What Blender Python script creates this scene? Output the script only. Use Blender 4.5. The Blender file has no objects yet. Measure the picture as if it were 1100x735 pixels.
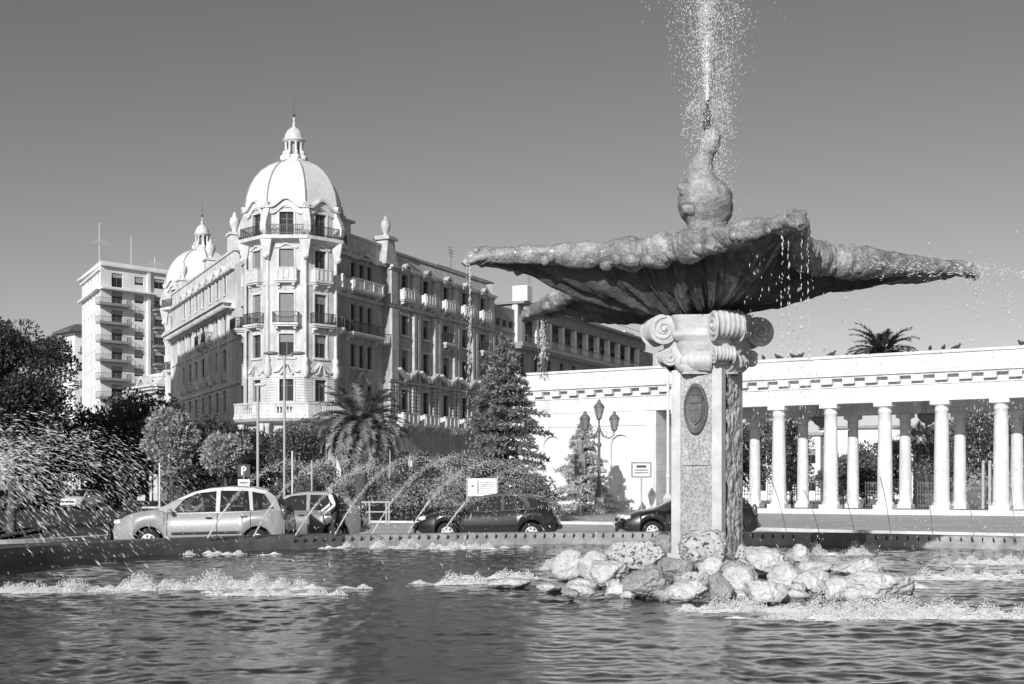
import bpy, bmesh, math, random
import numpy as np
from math import sin, cos, pi, radians, sqrt, atan2, exp, tan, hypot
from mathutils import Vector, Matrix, noise
from mathutils.geometry import tessellate_polygon

scene = bpy.context.scene
COL = scene.collection
H = 1.65           # eye height above the street
F = 1400.0         # focal length in pixels of the 1100 px wide photograph
ZW = 0.20          # pool water level
def at(px, Y):     # world X of a direction at depth Y
    return (px - 550.0) / F * Y
def zt(py, Y):
    return H + (524.0 - py) / F * Y

WM = {}            # world matrices of everything built

# ------------------------------------------------------------------ materials
def mat(name, base, rough=.7, var=.15, scale=3.0, bump=.0, bscale=20.0, stain=0.0, sscale=.6, spec=.3, metal=0.0,
        brick=None, coat=0.0, speck=0.0, spscale=60.0, streak=0.0, splo=.40, sphi=.58, wet=None):
    m = bpy.data.materials.new(name); m.use_nodes = True
    nt = m.node_tree; N = nt.nodes; L = nt.links
    b = N['Principled BSDF']
    b.inputs['Roughness'].default_value = rough
    b.inputs['Specular IOR Level'].default_value = spec
    b.inputs['Metallic'].default_value = metal
    b.inputs['Coat Weight'].default_value = coat
    b.inputs['Coat Roughness'].default_value = .05
    tc = N.new('ShaderNodeTexCoord')
    def noise_node(sc, det=6, vec=None, ro=.6):
        n = N.new('ShaderNodeTexNoise'); n.inputs['Scale'].default_value = sc
        n.inputs['Detail'].default_value = det; n.inputs['Roughness'].default_value = ro
        L.new(vec or tc.outputs['Object'], n.inputs['Vector']); return n
    def ramp(src, lo, hi, a, c):
        r = N.new('ShaderNodeMapRange'); r.inputs['From Min'].default_value = lo; r.inputs['From Max'].default_value = hi
        r.inputs['To Min'].default_value = a; r.inputs['To Max'].default_value = c
        L.new(src, r.inputs['Value']); return r.outputs['Result']
    def mul(x, y):
        q = N.new('ShaderNodeMath'); q.operation = 'MULTIPLY'; L.new(x, q.inputs[0]); L.new(y, q.inputs[1]); return q.outputs[0]
    v = ramp(noise_node(scale).outputs['Fac'], .3, .7, base * (1 - var), base * (1 + var))
    if stain > 0:
        v = mul(v, ramp(noise_node(sscale, 8, None, .68).outputs['Fac'], .42, .60, 1 - stain, 1.0))
    if streak > 0:
        mp = N.new('ShaderNodeMapping'); mp.inputs['Scale'].default_value = (2.2, 2.2, .12)
        L.new(tc.outputs['Object'], mp.inputs['Vector'])
        v = mul(v, ramp(noise_node(1.0, 5, mp.outputs['Vector']).outputs['Fac'], .40, .62, 1 - streak, 1.0))
    if speck > 0:
        v = mul(v, ramp(noise_node(spscale, 2).outputs['Fac'], splo, sphi, 1 - speck, 1.0))
    if wet is not None:          # the stone is wet and dark up to a ragged line above the water
        ge = N.new('ShaderNodeNewGeometry'); sx = N.new('ShaderNodeSeparateXYZ'); L.new(ge.outputs['Position'], sx.inputs[0])
        ad = N.new('ShaderNodeMath'); ad.operation = 'MULTIPLY_ADD'; ad.inputs[1].default_value = -.22; L.new(noise_node(2.5).outputs['Fac'], ad.inputs[0]); L.new(sx.outputs[2], ad.inputs[2])
        v = mul(v, ramp(ad.outputs[0], wet - .11, wet - .04, .55, 1.0))
    h = None
    if brick:
        mp = N.new('ShaderNodeMapping'); mp.inputs['Rotation'].default_value = (radians(-90), 0, 0) if brick[3] else (0, 0, 0)
        L.new(tc.outputs['Object'], mp.inputs['Vector'])
        bt = N.new('ShaderNodeTexBrick'); bt.inputs['Scale'].default_value = 1.0
        bt.inputs['Brick Width'].default_value = brick[0]; bt.inputs['Row Height'].default_value = brick[1]
        bt.inputs['Mortar Size'].default_value = brick[2]; bt.inputs['Mortar Smooth'].default_value = .3
        bt.inputs['Color1'].default_value = (1, 1, 1, 1); bt.inputs['Color2'].default_value = (.92, .92, .92, 1)
        bt.inputs['Mortar'].default_value = (.66, .66, .66, 1)
        L.new(mp.outputs['Vector'], bt.inputs['Vector'])
        s = N.new('ShaderNodeSeparateColor'); L.new(bt.outputs['Color'], s.inputs['Color'])
        v = mul(v, s.outputs[0]); h = bt.outputs['Fac']
    c = N.new('ShaderNodeCombineColor')
    for i in range(3): L.new(v, c.inputs[i])
    L.new(c.outputs['Color'], b.inputs['Base Color'])
    if bump > 0 or h is not None:
        bp = N.new('ShaderNodeBump'); bp.inputs['Strength'].default_value = 1.0; bp.inputs['Distance'].default_value = max(bump, .004)
        hh = noise_node(bscale, 8).outputs['Fac']
        if h is not None:
            q = N.new('ShaderNodeMath'); q.operation = 'SUBTRACT'; L.new(hh, q.inputs[0]); L.new(h, q.inputs[1]); hh = q.outputs[0]
        L.new(hh, bp.inputs['Height']); L.new(bp.outputs['Normal'], b.inputs['Normal'])
    return m

def leaf_mat(name, base, trans=.35, var=.45, scale=2.0, rough=.45):
    m = bpy.data.materials.new(name); m.use_nodes = True
    nt = m.node_tree; N = nt.nodes; L = nt.links
    b = N['Principled BSDF']; b.inputs['Roughness'].default_value = rough; b.inputs['Specular IOR Level'].default_value = .4
    tc = N.new('ShaderNodeTexCoord'); g = N.new('ShaderNodeNewGeometry')
    n = N.new('ShaderNodeTexNoise'); n.inputs['Scale'].default_value = scale; n.inputs['Detail'].default_value = 4
    L.new(tc.outputs['Object'], n.inputs['Vector'])
    ad = N.new('ShaderNodeMath'); ad.operation = 'ADD'
    L.new(n.outputs['Fac'], ad.inputs[0]); L.new(g.outputs['Random Per Island'], ad.inputs[1])
    r = N.new('ShaderNodeMapRange'); r.inputs['From Min'].default_value = .4; r.inputs['From Max'].default_value = 1.5
    r.inputs['To Min'].default_value = base * (1 - var); r.inputs['To Max'].default_value = base * (1 + var * 1.3)
    L.new(ad.outputs[0], r.inputs['Value'])
    c = N.new('ShaderNodeCombineColor')
    for i in range(3): L.new(r.outputs['Result'], c.inputs[i])
    L.new(c.outputs['Color'], b.inputs['Base Color'])
    t = N.new('ShaderNodeBsdfTranslucent'); L.new(c.outputs['Color'], t.inputs['Color'])
    mx = N.new('ShaderNodeMixShader'); mx.inputs[0].default_value = trans
    L.new(b.outputs[0], mx.inputs[1]); L.new(t.outputs[0], mx.inputs[2])
    L.new(mx.outputs[0], N['Material Output'].inputs['Surface'])
    return m

def glass_mat(name, alpha_mix=.55, base=.02):
    m = bpy.data.materials.new(name); m.use_nodes = True
    nt = m.node_tree; N = nt.nodes; L = nt.links
    b = N['Principled BSDF']; b.inputs['Base Color'].default_value = (base, base, base, 1)
    b.inputs['Roughness'].default_value = .04; b.inputs['Specular IOR Level'].default_value = .6
    if alpha_mix < 1:
        t = N.new('ShaderNodeBsdfTransparent'); t.inputs['Color'].default_value = (.8, .8, .8, 1)
        mx = N.new('ShaderNodeMixShader'); mx.inputs[0].default_value = alpha_mix
        L.new(t.outputs[0], mx.inputs[1]); L.new(b.outputs[0], mx.inputs[2])
        L.new(mx.outputs[0], N['Material Output'].inputs['Surface'])
    return m

def drop_mat(name, clear=.15):
    m = bpy.data.materials.new(name); m.use_nodes = True
    nt = m.node_tree; N = nt.nodes; L = nt.links
    b = N['Principled BSDF']; b.inputs['Base Color'].default_value = (.95, .95, .95, 1)
    b.inputs['Roughness'].default_value = .18; b.inputs['Specular IOR Level'].default_value = .6
    tl = N.new('ShaderNodeBsdfTranslucent'); tl.inputs['Color'].default_value = (.97, .97, .97, 1)
    m1 = N.new('ShaderNodeMixShader'); m1.inputs[0].default_value = .18
    L.new(b.outputs[0], m1.inputs[1]); L.new(tl.outputs[0], m1.inputs[2])
    t = N.new('ShaderNodeBsdfTransparent')
    mx = N.new('ShaderNodeMixShader'); mx.inputs[0].default_value = clear
    L.new(m1.outputs[0], mx.inputs[1]); L.new(t.outputs[0], mx.inputs[2])
    L.new(mx.outputs[0], N['Material Output'].inputs['Surface'])
    return m

M = {}
M['palace'] = mat('palace_stucco', .66, .8, .06, 1.2, .004, 14, .22, .35, streak=.2)
M['stucco'] = mat('street_front_shaded_stucco', .42, .8, .08, 1.2, .004, 14, .25, .35, streak=.25)  # darker copy of the tower stucco, shade of this front put into its colour
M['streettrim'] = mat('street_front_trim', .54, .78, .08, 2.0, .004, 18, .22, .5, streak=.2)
M['trim'] = mat('palace_trim_stone', .74, .75, .06, 2.0, .004, 18, .2, .5, streak=.15)
M['domeskin'] = mat('dome_tile', .78, .6, .07, 6.0, .03, 7, .12, .5, speck=.12, spscale=9)
M['iron'] = mat('dark_iron', .05, .5, .2, 6, spec=.5)
M['ironmid'] = mat('grey_iron', .13, .5, .2, 6, spec=.5)
M['frame'] = mat('window_frame_paint', .16, .5, .2, 5)
M['pane'] = glass_mat('window_pane_glass', 1.0, .025)
M['shutter'] = mat('roller_shutter', .24, .6, .15, 5)
M['shutterlt'] = mat('pale_roller_shutter', .42, .6, .15, 5)
M['marble'] = mat('colonnade_limestone', .78, .65, .07, 1.6, .006, 25, .14, .7, streak=.13, speck=.10, spscale=11)
M['entab'] = mat('entablature_limestone', .78, .65, .07, 1.0, .004, 25, .12, .5, streak=.14, brick=(2.3, .52, .010, True))
M['ashlar'] = mat('colonnade_ashlar', .80, .65, .05, 1.0, .003, 25, .12, .5, brick=(1.25, .46, .012, True))
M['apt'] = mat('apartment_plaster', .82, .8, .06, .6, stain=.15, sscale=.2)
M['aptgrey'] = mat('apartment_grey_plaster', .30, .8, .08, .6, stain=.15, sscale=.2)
M['grey'] = mat('grey_plaster', .34, .8, .1, .8, stain=.2, sscale=.3)
M['roofdark'] = mat('dark_roof', .12, .8, .2, 1)
M['granite'] = mat('pillar_granite', .50, .75, .12, 6, .006, 60, .25, 1.6, speck=.45, spscale=38)
M['granitesm'] = mat('pillar_edge_stone', .62, .7, .08, 4, .003, 50, .2, 1.5, streak=.2)
M['rough'] = mat('hewn_stone', .62, .85, .2, 9, .02, 24, .3, 2.0)
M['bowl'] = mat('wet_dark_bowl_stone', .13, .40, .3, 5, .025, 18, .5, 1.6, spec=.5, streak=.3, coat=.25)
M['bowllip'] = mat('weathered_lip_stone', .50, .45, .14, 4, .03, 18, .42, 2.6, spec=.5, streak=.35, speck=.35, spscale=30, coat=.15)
M['finial'] = mat('finial_stone', .42, .6, .2, 5, .03, 18, .4, 2.2, speck=.25, spscale=22)
M['capital'] = mat('carved_capital_stone', .58, .75, .12, 6, .012, 28, .25, 2.2)
M['bronze'] = mat('dark_bronze', .10, .42, .3, 9, .01, 40, spec=.5)
M['rock'] = mat('pale_boulder', .62, .9, .12, 5, .06, 13, .16, 2.0, speck=.5, spscale=24, splo=.30, sphi=.40, wet=.20)
M['rockgrey'] = mat('grey_boulder', .36, .9, .14, 5, .06, 13, .2, 2.0, speck=.5, spscale=24, splo=.31, sphi=.42, wet=.20)
M['rockpit'] = mat('pitted_boulder', .52, .9, .2, 5, .05, 22, 0, 1, speck=.85, spscale=17, splo=.37, sphi=.45)
M['asphalt'] = mat('worn_asphalt', .30, .85, .14, 2.2, .006, 90, .2, .15)
M['palepave'] = mat('pale_worn_road', .55, .85, .10, 1.2, .006, 90, .15, .25, speck=.15, spscale=40)
M['asphaltdk'] = mat('dark_asphalt', .05, .85, .2, 2.2, .006, 90, .2, .15)
M['pavement'] = mat('pavement_slabs', .30, .85, .12, 2, .004, 50, .2, .3, brick=(.6, .6, .02, False))
M['pavegrey'] = mat('grey_floor_slabs', .2, .8, .15, 2)
M['soil'] = mat('planted_soil', .07, .9, .3, 2, .03, 12)
M['kerb'] = mat('pale_kerb_stone', .62, .8, .12, 3, .004, 40, .25, .8)
M['paint'] = mat('white_road_paint', .72, .7, .12, 5, .002, 50, .3, 1.2)
M['rim'] = mat('basin_rim_stone', .36, .75, .2, 3, .008, 40, .3, .7)
M['rimdk'] = mat('basin_rim_dark_stone', .12, .5, .25, 3, .008, 40, .2, .7)  # darker tone for two stretches of the rim
M['bark'] = mat('bark', .08, .9, .35, 6, .03, 14)
M['barkpale'] = mat('pale_bark', .42, .9, .25, 6, .03, 14)
M['leafdk'] = leaf_mat('dark_leaf', .062, var=.6)  # low albedo stands in for the shade over the left-hand trees
M['leafmid'] = leaf_mat('mid_leaf', .15)
M['leaflt'] = leaf_mat('pale_leaf', .34, var=.55)
M['leafolive'] = leaf_mat('olive_leaf', .36)
M['needle'] = leaf_mat('cedar_needle', .19, .2)
M['needlelt'] = leaf_mat('pale_cedar_needle', .5, .3)
M['frond'] = leaf_mat('palm_frond', .21, .2, rough=.35)
M['fronddk'] = leaf_mat('dark_palm_frond', .075, .2, rough=.35)
M['carsilver'] = mat('silver_car_paint', .27, .32, .02, 3, spec=.5, coat=.7)
M['cargrey'] = mat('grey_car_paint', .15, .32, .02, 3, spec=.5, coat=.7)
M['carblack'] = mat('black_car_paint', .012, .3, .02, 3, spec=.5, coat=.7)
M['carwhite'] = mat('white_car_paint', .72, .35, .02, 3, spec=.5, coat=.6)
M['plastic'] = mat('black_plastic', .025, .55, .1, 8)
M['rubber'] = mat('tyre_rubber', .02, .8, .1, 8)
M['alloy'] = mat('wheel_rim_metal', .50, .4, .05, 8, spec=.5)
M['carglass'] = glass_mat('car_glass', .45)
M['carglassdk'] = glass_mat('tinted_car_glass', .85, .015)
M['lamp'] = mat('lamp_lens', .75, .15, .05, 9, spec=.6)
M['lampred'] = mat('tail_lens', .10, .2, .05, 9, spec=.6)
M['cabin'] = mat('cabin_fabric', .06, .9, .2, 8)
M['skin'] = mat('skin', .42, .6, .06, 8)
M['hair'] = mat('hair', .05, .6, .2, 20)
M['clothdk'] = mat('dark_cloth', .045, .9, .2, 10)
M['clothlt'] = mat('white_cloth', .75, .9, .06, 10)
M['clothmid'] = mat('grey_cloth', .3, .9, .1, 10)
M['postgrey'] = mat('painted_steel', .38, .5, .1, 5, spec=.4)
M['postpale'] = mat('pale_steel', .62, .5, .1, 5, spec=.4)
M['signwhite'] = mat('sign_white', .75, .5, .03, 5)
M['signdark'] = mat('sign_dark', .05, .5, .03, 5)
M['signmid'] = mat('sign_mid', .2, .5, .03, 5)
M['lampglass'] = glass_mat('lantern_glass', .6, .25)
M['drop'] = drop_mat('spray_water', .2)
M['foamdrop'] = drop_mat('foam_water', .03)
M['dropsoft'] = drop_mat('soft_spray_water', .5)
M['dropthin'] = drop_mat('thin_spray_water', .45)
M['pigeon'] = mat('pigeon_feathers', .06, .8, .3, 20)

# ------------------------------------------------------------------ mesh builder
class MB:
    def __init__(s):
        s.V = []; s.n = 0; s.Fs = []; s.M = None
    def add(s, verts, faces, m=0, smooth=False):
        v = np.asarray(verts, dtype=np.float64).reshape(-1, 3)
        if s.M is not None:
            A = np.array(s.M); v = v @ A[:3, :3].T + A[:3, 3]
        by = {}
        if isinstance(faces, np.ndarray):
            by[faces.shape[1]] = faces
        else:
            for f in faces: by.setdefault(len(f), []).append(f)
        for k, fl in by.items():
            s.Fs.append((np.asarray(fl, dtype=np.int64) + s.n, m, smooth))
        s.V.append(v); s.n += len(v); return s
    def box(s, x0, x1, y0, y1, z0, z1, m=0):
        v = [(x, y, z) for z in (z0, z1) for y in (y0, y1) for x in (x0, x1)]
        return s.add(v, [(0, 2, 3, 1), (4, 5, 7, 6), (0, 1, 5, 4), (2, 6, 7, 3), (0, 4, 6, 2), (1, 3, 7, 5)], m)
    def taper(s, x, y, z0, z1, a0, b0, a1, b1, m=0):
        v = [(x + i * a, y + j * b, z) for z, a, b in ((z0, a0, b0), (z1, a1, b1)) for j in (-1, 1) for i in (-1, 1)]
        return s.add(v, [(0, 2, 3, 1), (4, 5, 7, 6), (0, 1, 5, 4), (2, 6, 7, 3), (0, 4, 6, 2), (1, 3, 7, 5)], m)
    def grid(s, P, m=0, smooth=True, cu=False, cv=False):
        P = np.asarray(P, dtype=np.float64); nu, nv = P.shape[:2]
        i = np.arange(nu if cu else nu - 1); j = np.arange(nv if cv else nv - 1)
        I, J = np.meshgrid(i, j, indexing='ij'); I2 = (I + 1) % nu; J2 = (J + 1) % nv
        f = np.stack([I * nv + J, I2 * nv + J, I2 * nv + J2, I * nv + J2], -1).reshape(-1, 4)
        return s.add(P.reshape(-1, 3), f, m, smooth)
    def lathe(s, prof, seg=24, c=(0, 0), m=0, smooth=True, rot=0.0, sx=1.0, sy=1.0):
        a = np.arange(seg) * 2 * pi / seg + rot
        P = np.array([[(c[0] + sx * r * cos(t), c[1] + sy * r * sin(t), z) for t in a] for r, z in prof])
        s.grid(P, m, smooth, cv=True)
        for k in (0, -1):
            if prof[k][0] > 1e-4:
                s.add(P[k], [tuple(range(seg))], m)
        return s
    def tube(s, pts, rad, seg=8, m=0, smooth=True, cap=True):
        pts = [Vector(p) for p in pts]; n = len(pts)
        if not hasattr(rad, '__len__'): rad = [rad] * n
        up = Vector((0, 0, 1)); P = []; ref = None
        for i, p in enumerate(pts):
            t = (pts[min(i + 1, n - 1)] - pts[max(i - 1, 0)])
            t = t.normalized() if t.length > 1e-9 else Vector((0, 0, 1))
            if ref is None:
                ref = t.orthogonal().normalized()
            ref = (ref - t * ref.dot(t)); ref = ref.normalized() if ref.length > 1e-6 else t.orthogonal().normalized()
            b = t.cross(ref)
            P.append([tuple(p + (ref * cos(a) + b * sin(a)) * rad[i]) for a in [2 * pi * k / seg for k in range(seg)]])
        s.grid(P, m, smooth, cv=True)
        if cap:
            s.add(P[0], [tuple(range(seg))], m); s.add(P[-1], [tuple(range(seg))], m)
        return s
    def ball(s, c, r, seg=12, rings=8, m=0):
        r = r if hasattr(r, '__len__') else (r, r, r)
        P = [[(c[0] + r[0] * sin(pi * i / rings) * cos(2 * pi * j / seg), c[1] + r[1] * sin(pi * i / rings) * sin(2 * pi * j / seg),
               c[2] + r[2] * cos(pi * i / rings)) for j in range(seg)] for i in range(rings + 1)]
        return s.grid(P, m, True, cv=True)
    def prism(s, poly, y0, y1, m=0):        # polygon in x,z pushed along y
        n = len(poly)
        v = [(x, y0, z) for x, z in poly] + [(x, y1, z) for x, z in poly]
        tri = tessellate_polygon([[Vector((x, z, 0)) for x, z in poly]])
        f = [tuple(t) for t in tri] + [tuple(i + n for i in t) for t in tri]
        f += [(i, (i + 1) % n, n + (i + 1) % n, n + i) for i in range(n)]
        return s.add(v, f, m)
    def panel(s, outer, holes, fn, m=0):    # flat polygon with holes, mapped by fn(x, z) -> xyz
        loops = [outer] + list(holes)
        pts = [p for l in loops for p in l]
        tri = tessellate_polygon([[Vector((x, z, 0)) for x, z in l] for l in loops])
        return s.add([fn(x, z) for x, z in pts], [tuple(t) for t in tri], m)
    def mesh(s, name, mats):
        me = bpy.data.meshes.new(name)
        V = np.concatenate(s.V) if s.V else np.zeros((0, 3))
        me.vertices.add(len(V)); me.vertices.foreach_set('co', V.ravel())
        nl = sum(f.size for f, _, _ in s.Fs); npoly = sum(len(f) for f, _, _ in s.Fs)
        me.loops.add(nl); me.polygons.add(npoly)
        me.loops.foreach_set('vertex_index', np.concatenate([f.ravel() for f, _, _ in s.Fs]).astype(np.int32))
        tot = np.concatenate([np.full(len(f), f.shape[1]) for f, _, _ in s.Fs])
        st = np.concatenate([[0], np.cumsum(tot)[:-1]])
        me.polygons.foreach_set('loop_start', st.astype(np.int32))
        me.polygons.foreach_set('loop_total', tot.astype(np.int32))
        me.polygons.foreach_set('material_index', np.concatenate([np.full(len(f), m) for f, m, _ in s.Fs]).astype(np.int32))
        me.polygons.foreach_set('use_smooth', np.concatenate([np.full(len(f), sm) for f, _, sm in s.Fs]))
        for k in (mats if isinstance(mats, (list, tuple)) else [mats]): me.materials.append(M[k] if isinstance(k, str) else k)
        me.update(calc_edges=True); me.validate(); return me
    def build(s, name, mats, parent=None, W=None):
        return link(name, s.mesh(name, mats), parent, W)

def link(name, data, parent=None, W=None):
    o = bpy.data.objects.new(name, data); COL.objects.link(o)
    if parent is not None:
        P = WM[parent.name]; W = P if W is None else W
        o.parent = parent; o.matrix_basis = P.inverted() @ W
    else:
        W = Matrix.Identity(4) if W is None else W
        o.matrix_basis = W
    WM[o.name] = W.copy(); return o
def tag(o, label, cat=None, group=None, kind=None):
    if label: o['label'] = label
    if cat: o['category'] = cat
    if group: o['group'] = group
    if kind: o['kind'] = kind
    return o
def thing(name, label, cat, W=None, group=None):
    return tag(link(name, None, None, W), label, cat, group)
def T(x, y, z=0.0, rz=0.0): return Matrix.Translation((x, y, z)) @ Matrix.Rotation(rz, 4, 'Z')
def copy_tree(o, W, label=None, group=None):
    c = o.copy(); COL.objects.link(c); c.matrix_basis = W; WM[c.name] = W.copy()
    if label: c['label'] = label
    if group: c['group'] = group
    def rec(a, b):
        for ch in list(a.children):
            d = ch.copy(); COL.objects.link(d); d.parent = b; WM[d.name] = WM[b.name] @ d.matrix_basis; rec(ch, d)
    rec(o, c); return c
def structure(name, mb, mats, W=None):
    return tag(mb.build(name, mats, None, W), None, None, None, 'structure')

def frame(ox, oy, dx, dy):      # facade frame: x along the wall to the viewer's right, y into the wall, z up
    return T(ox, oy, 0, atan2(dy, dx))
def wall(mb, t0, t1, z0, z1, ops, rev=.28, y=0.0, m=0):
    ts = sorted({t0, t1, *[a for o in ops for a in o[:2]]}); zs = sorted({z0, z1, *[a for o in ops for a in o[2:4]]})
    for a, b in zip(ts, ts[1:]):
        for c, d in zip(zs, zs[1:]):
            x, z = (a + b) / 2, (c + d) / 2
            if any(o[0] < x < o[1] and o[2] < z < o[3] for o in ops): continue
            mb.add([(a, y, c), (b, y, c), (b, y, d), (a, y, d)], [(0, 1, 2, 3)], m)
    for a, b, c, d in [o[:4] for o in ops]:
        mb.add([(a, y, c), (b, y, c), (b, y, d), (a, y, d), (a, y + rev, c), (b, y + rev, c), (b, y + rev, d), (a, y + rev, d)],
               [(0, 1, 5, 4), (1, 2, 6, 5), (2, 3, 7, 6), (3, 0, 4, 7)], m)

WCACHE = {}
def window(parent, W, t, z0, w, h, y=.2, shut=0.0, pale=False, mull=1, name='window'):
    key = (round(w, 2), round(h, 2), round(shut, 2), pale, mull)
    if key not in WCACHE:
        f = MB(); b = .07
        f.box(-w/2, w/2, 0, .06, 0, b); f.box(-w/2, w/2, 0, .06, h - b, h)
        f.box(-w/2, -w/2 + b, 0, .06, b, h - b); f.box(w/2 - b, w/2, 0, .06, b, h - b)
        for k in range(mull):
            x = -w/2 + w * (k + 1) / (mull + 1); f.box(x - .035, x + .035, -.003, .057, b, h - b)
        f.box(-w/2 + b, w/2 - b, .003, .05, h * .7, h * .7 + .05)
        p = MB(); p.box(-w/2 + b*.5, w/2 - b*.5, .035, .04, b*.5, h - b*.5)
        sh = None
        if shut > 0:
            s = MB(); n = max(3, int(h * shut / .09))
            for k in range(n):
                za = h - b - (k + 1) * (h - 2*b) * shut / n; zb = h - b - k * (h - 2*b) * shut / n
                s.add([(-w/2 + b, -.06, za), (w/2 - b, -.06, za), (w/2 - b, -.03, zb), (-w/2 + b, -.03, zb)], [(0, 1, 2, 3)])
                s.add([(-w/2 + b, -.03, za), (w/2 - b, -.03, za), (w/2 - b, -.06, za), (-w/2 + b, -.06, za)], [(0, 1, 2, 3)])
            sh = s.mesh('shutter', 'shutterlt' if pale else 'shutter')
        WCACHE[key] = (f.mesh('window', 'frame'), p.mesh('pane', 'pane'), sh)
    fm, pm, sh = WCACHE[key]
    Wm = W @ Matrix.Translation((t, y, z0))
    o = link(name, fm, parent, Wm); link('pane', pm, o, Wm)
    if sh: link('shutter', sh, o, Wm)
    return o
def railing(mb, t0, t1, ya, yb, z, h=.95, step=.16, m=0, r=.016, belly=0.0):
    # bars round a balcony slab: front at ya, sides back to yb
    def run(p, q, n):
        for k in range(n + 1):
            x = p[0] + (q[0] - p[0]) * k / n; y = p[1] + (q[1] - p[1]) * k / n
            mb.box(x - r, x + r, y - r, y + r, z, z + h, m)
    n = max(2, int((t1 - t0) / step)); k = max(1, int(abs(yb - ya) / step))
    run((t0, ya), (t1, ya), n); run((t0, ya), (t0, yb), k); run((t1, ya), (t1, yb), k)
    for zz in (z + .08, z + h):
        mb.box(t0 - .03, t1 + .03, ya - .03, ya + .03, zz - .025, zz + .025, m)
        for x in (t0, t1): mb.box(x - .03, x + .03, min(ya, yb), max(ya, yb), zz - .024, zz + .024, m)
# ------------------------------------------------------------------ camera, light, sky
SUN_AZ, SUN_EL = radians(20.0), radians(22.0)     # the sun stands behind the camera, a little to the left
cd = bpy.data.cameras.new('camera'); cam = bpy.data.objects.new('camera', cd); COL.objects.link(cam)
cam.location = (0, 0, H); cam.rotation_euler = (radians(90), 0, 0)
cd.sensor_width = 36.0; cd.sensor_fit = 'HORIZONTAL'; cd.lens = 36.0 * F / 1100.0
cd.shift_y = (524.0 - 367.5) / 1100.0
cd.clip_start = .1; cd.clip_end = 6000
scene.camera = cam
sd = bpy.data.lights.new('sun', 'SUN'); sun = bpy.data.objects.new('sun', sd); COL.objects.link(sun)
sd.energy = 4.6; sd.angle = radians(.5)
tosun = Vector((-sin(SUN_AZ) * cos(SUN_EL), -cos(SUN_AZ) * cos(SUN_EL), sin(SUN_EL)))
sun.rotation_euler = tosun.to_track_quat('Z', 'Y').to_euler(); sun.location = tosun * 200
w = bpy.data.worlds.new('World'); scene.world = w; w.use_nodes = True
nt = w.node_tree; bg = nt.nodes['Background']
sk = nt.nodes.new('ShaderNodeTexSky'); sk.sky_type = 'NISHITA'; sk.sun_disc = False
sk.sun_elevation = SUN_EL; sk.sun_rotation = radians(180 + 20); sk.air_density = 1.0; sk.dust_density = 1.2; sk.ozone_density = 1.0
sep = nt.nodes.new('ShaderNodeSeparateColor'); cmb = nt.nodes.new('ShaderNodeCombineColor')
nt.links.new(sk.outputs[0], sep.inputs[0])
mn = nt.nodes.new('ShaderNodeMath'); mn.operation = 'MINIMUM'; mn.inputs[1].default_value = 7.0; nt.links.new(sep.outputs[0], mn.inputs[0])
pw = nt.nodes.new('ShaderNodeMath'); pw.operation = 'POWER'; pw.inputs[1].default_value = 1.22; nt.links.new(mn.outputs[0], pw.inputs[0])
for i in range(3): nt.links.new(pw.outputs[0], cmb.inputs[i])      # black-and-white plate behind a red filter
nt.links.new(cmb.outputs[0], bg.inputs['Color']); bg.inputs['Strength'].default_value = .083
vs = scene.view_settings; vs.view_transform = 'Standard'; vs.look = 'None'; vs.exposure = 0.0; vs.gamma = 1.0
scene.cycles.use_denoising = True
scene.cycles.max_bounces = 6; scene.cycles.transparent_max_bounces = 12

# ------------------------------------------------------------------ ground, water, roads
BC = (3.1, 20.7)          # basin centre
def rim_r(a):             # near side bulges out towards the camera
    k = max(0.0, cos(a + pi / 2)); return 13.1 + 1.8 * k * k
def ring(mb, r0, r1, z, n=160, m=0, a0=0, a1=2 * pi):
    P = [[(BC[0] + (rim_r(a) + r) * cos(a), BC[1] + (rim_r(a) + r) * sin(a), z) for r in (r0, r1)] for a in [a0 + (a1 - a0) * i / n for i in range(n + 1)]]
    mb.grid(P, m, False)
# land sheet with a hole for the basin
g = MB(); n = 160
rings = [.15, 3, 10, 40, 200, 1500]
P = [[(BC[0] + (rim_r(a) + r) * cos(a), BC[1] + (rim_r(a) + r) * sin(a), 0.0) for r in rings] for a in [2 * pi * i / n for i in range(n)]]
g.grid(P, 0, False, cu=True); structure('ground', g, 'asphalt')
# basin floor
g = MB(); P = [[(BC[0] + (rim_r(a) - .1) * r * cos(a), BC[1] + (rim_r(a) - .1) * r * sin(a), -.35) for r in (.001, .5, 1)] for a in [2 * pi * i / n for i in range(n)]]
g.grid(P, 0, False, cu=True); structure('basin_floor', g, 'asphaltdk')
road = MB(); road.add([(-7.5, 37.5, .004), (-9.5, 62, .004), (-19.5, 101, .004), (-70, 105, .004), (-90, 40, .004), (-14, 30, .004)], [(0, 1, 2, 3, 4, 5)]); structure('road', road, 'asphaltdk')
road = MB(); road.add([(-7.4, 37.5, .004), (30, 30, .004), (60, 28, .004), (60, 52, .004), (20.5, 79.6, .004), (12, 85, .004), (-1, 66, .004), (-9.4, 61, .004)], [tuple(range(8))]); structure('road', road, 'palepave')
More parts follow.
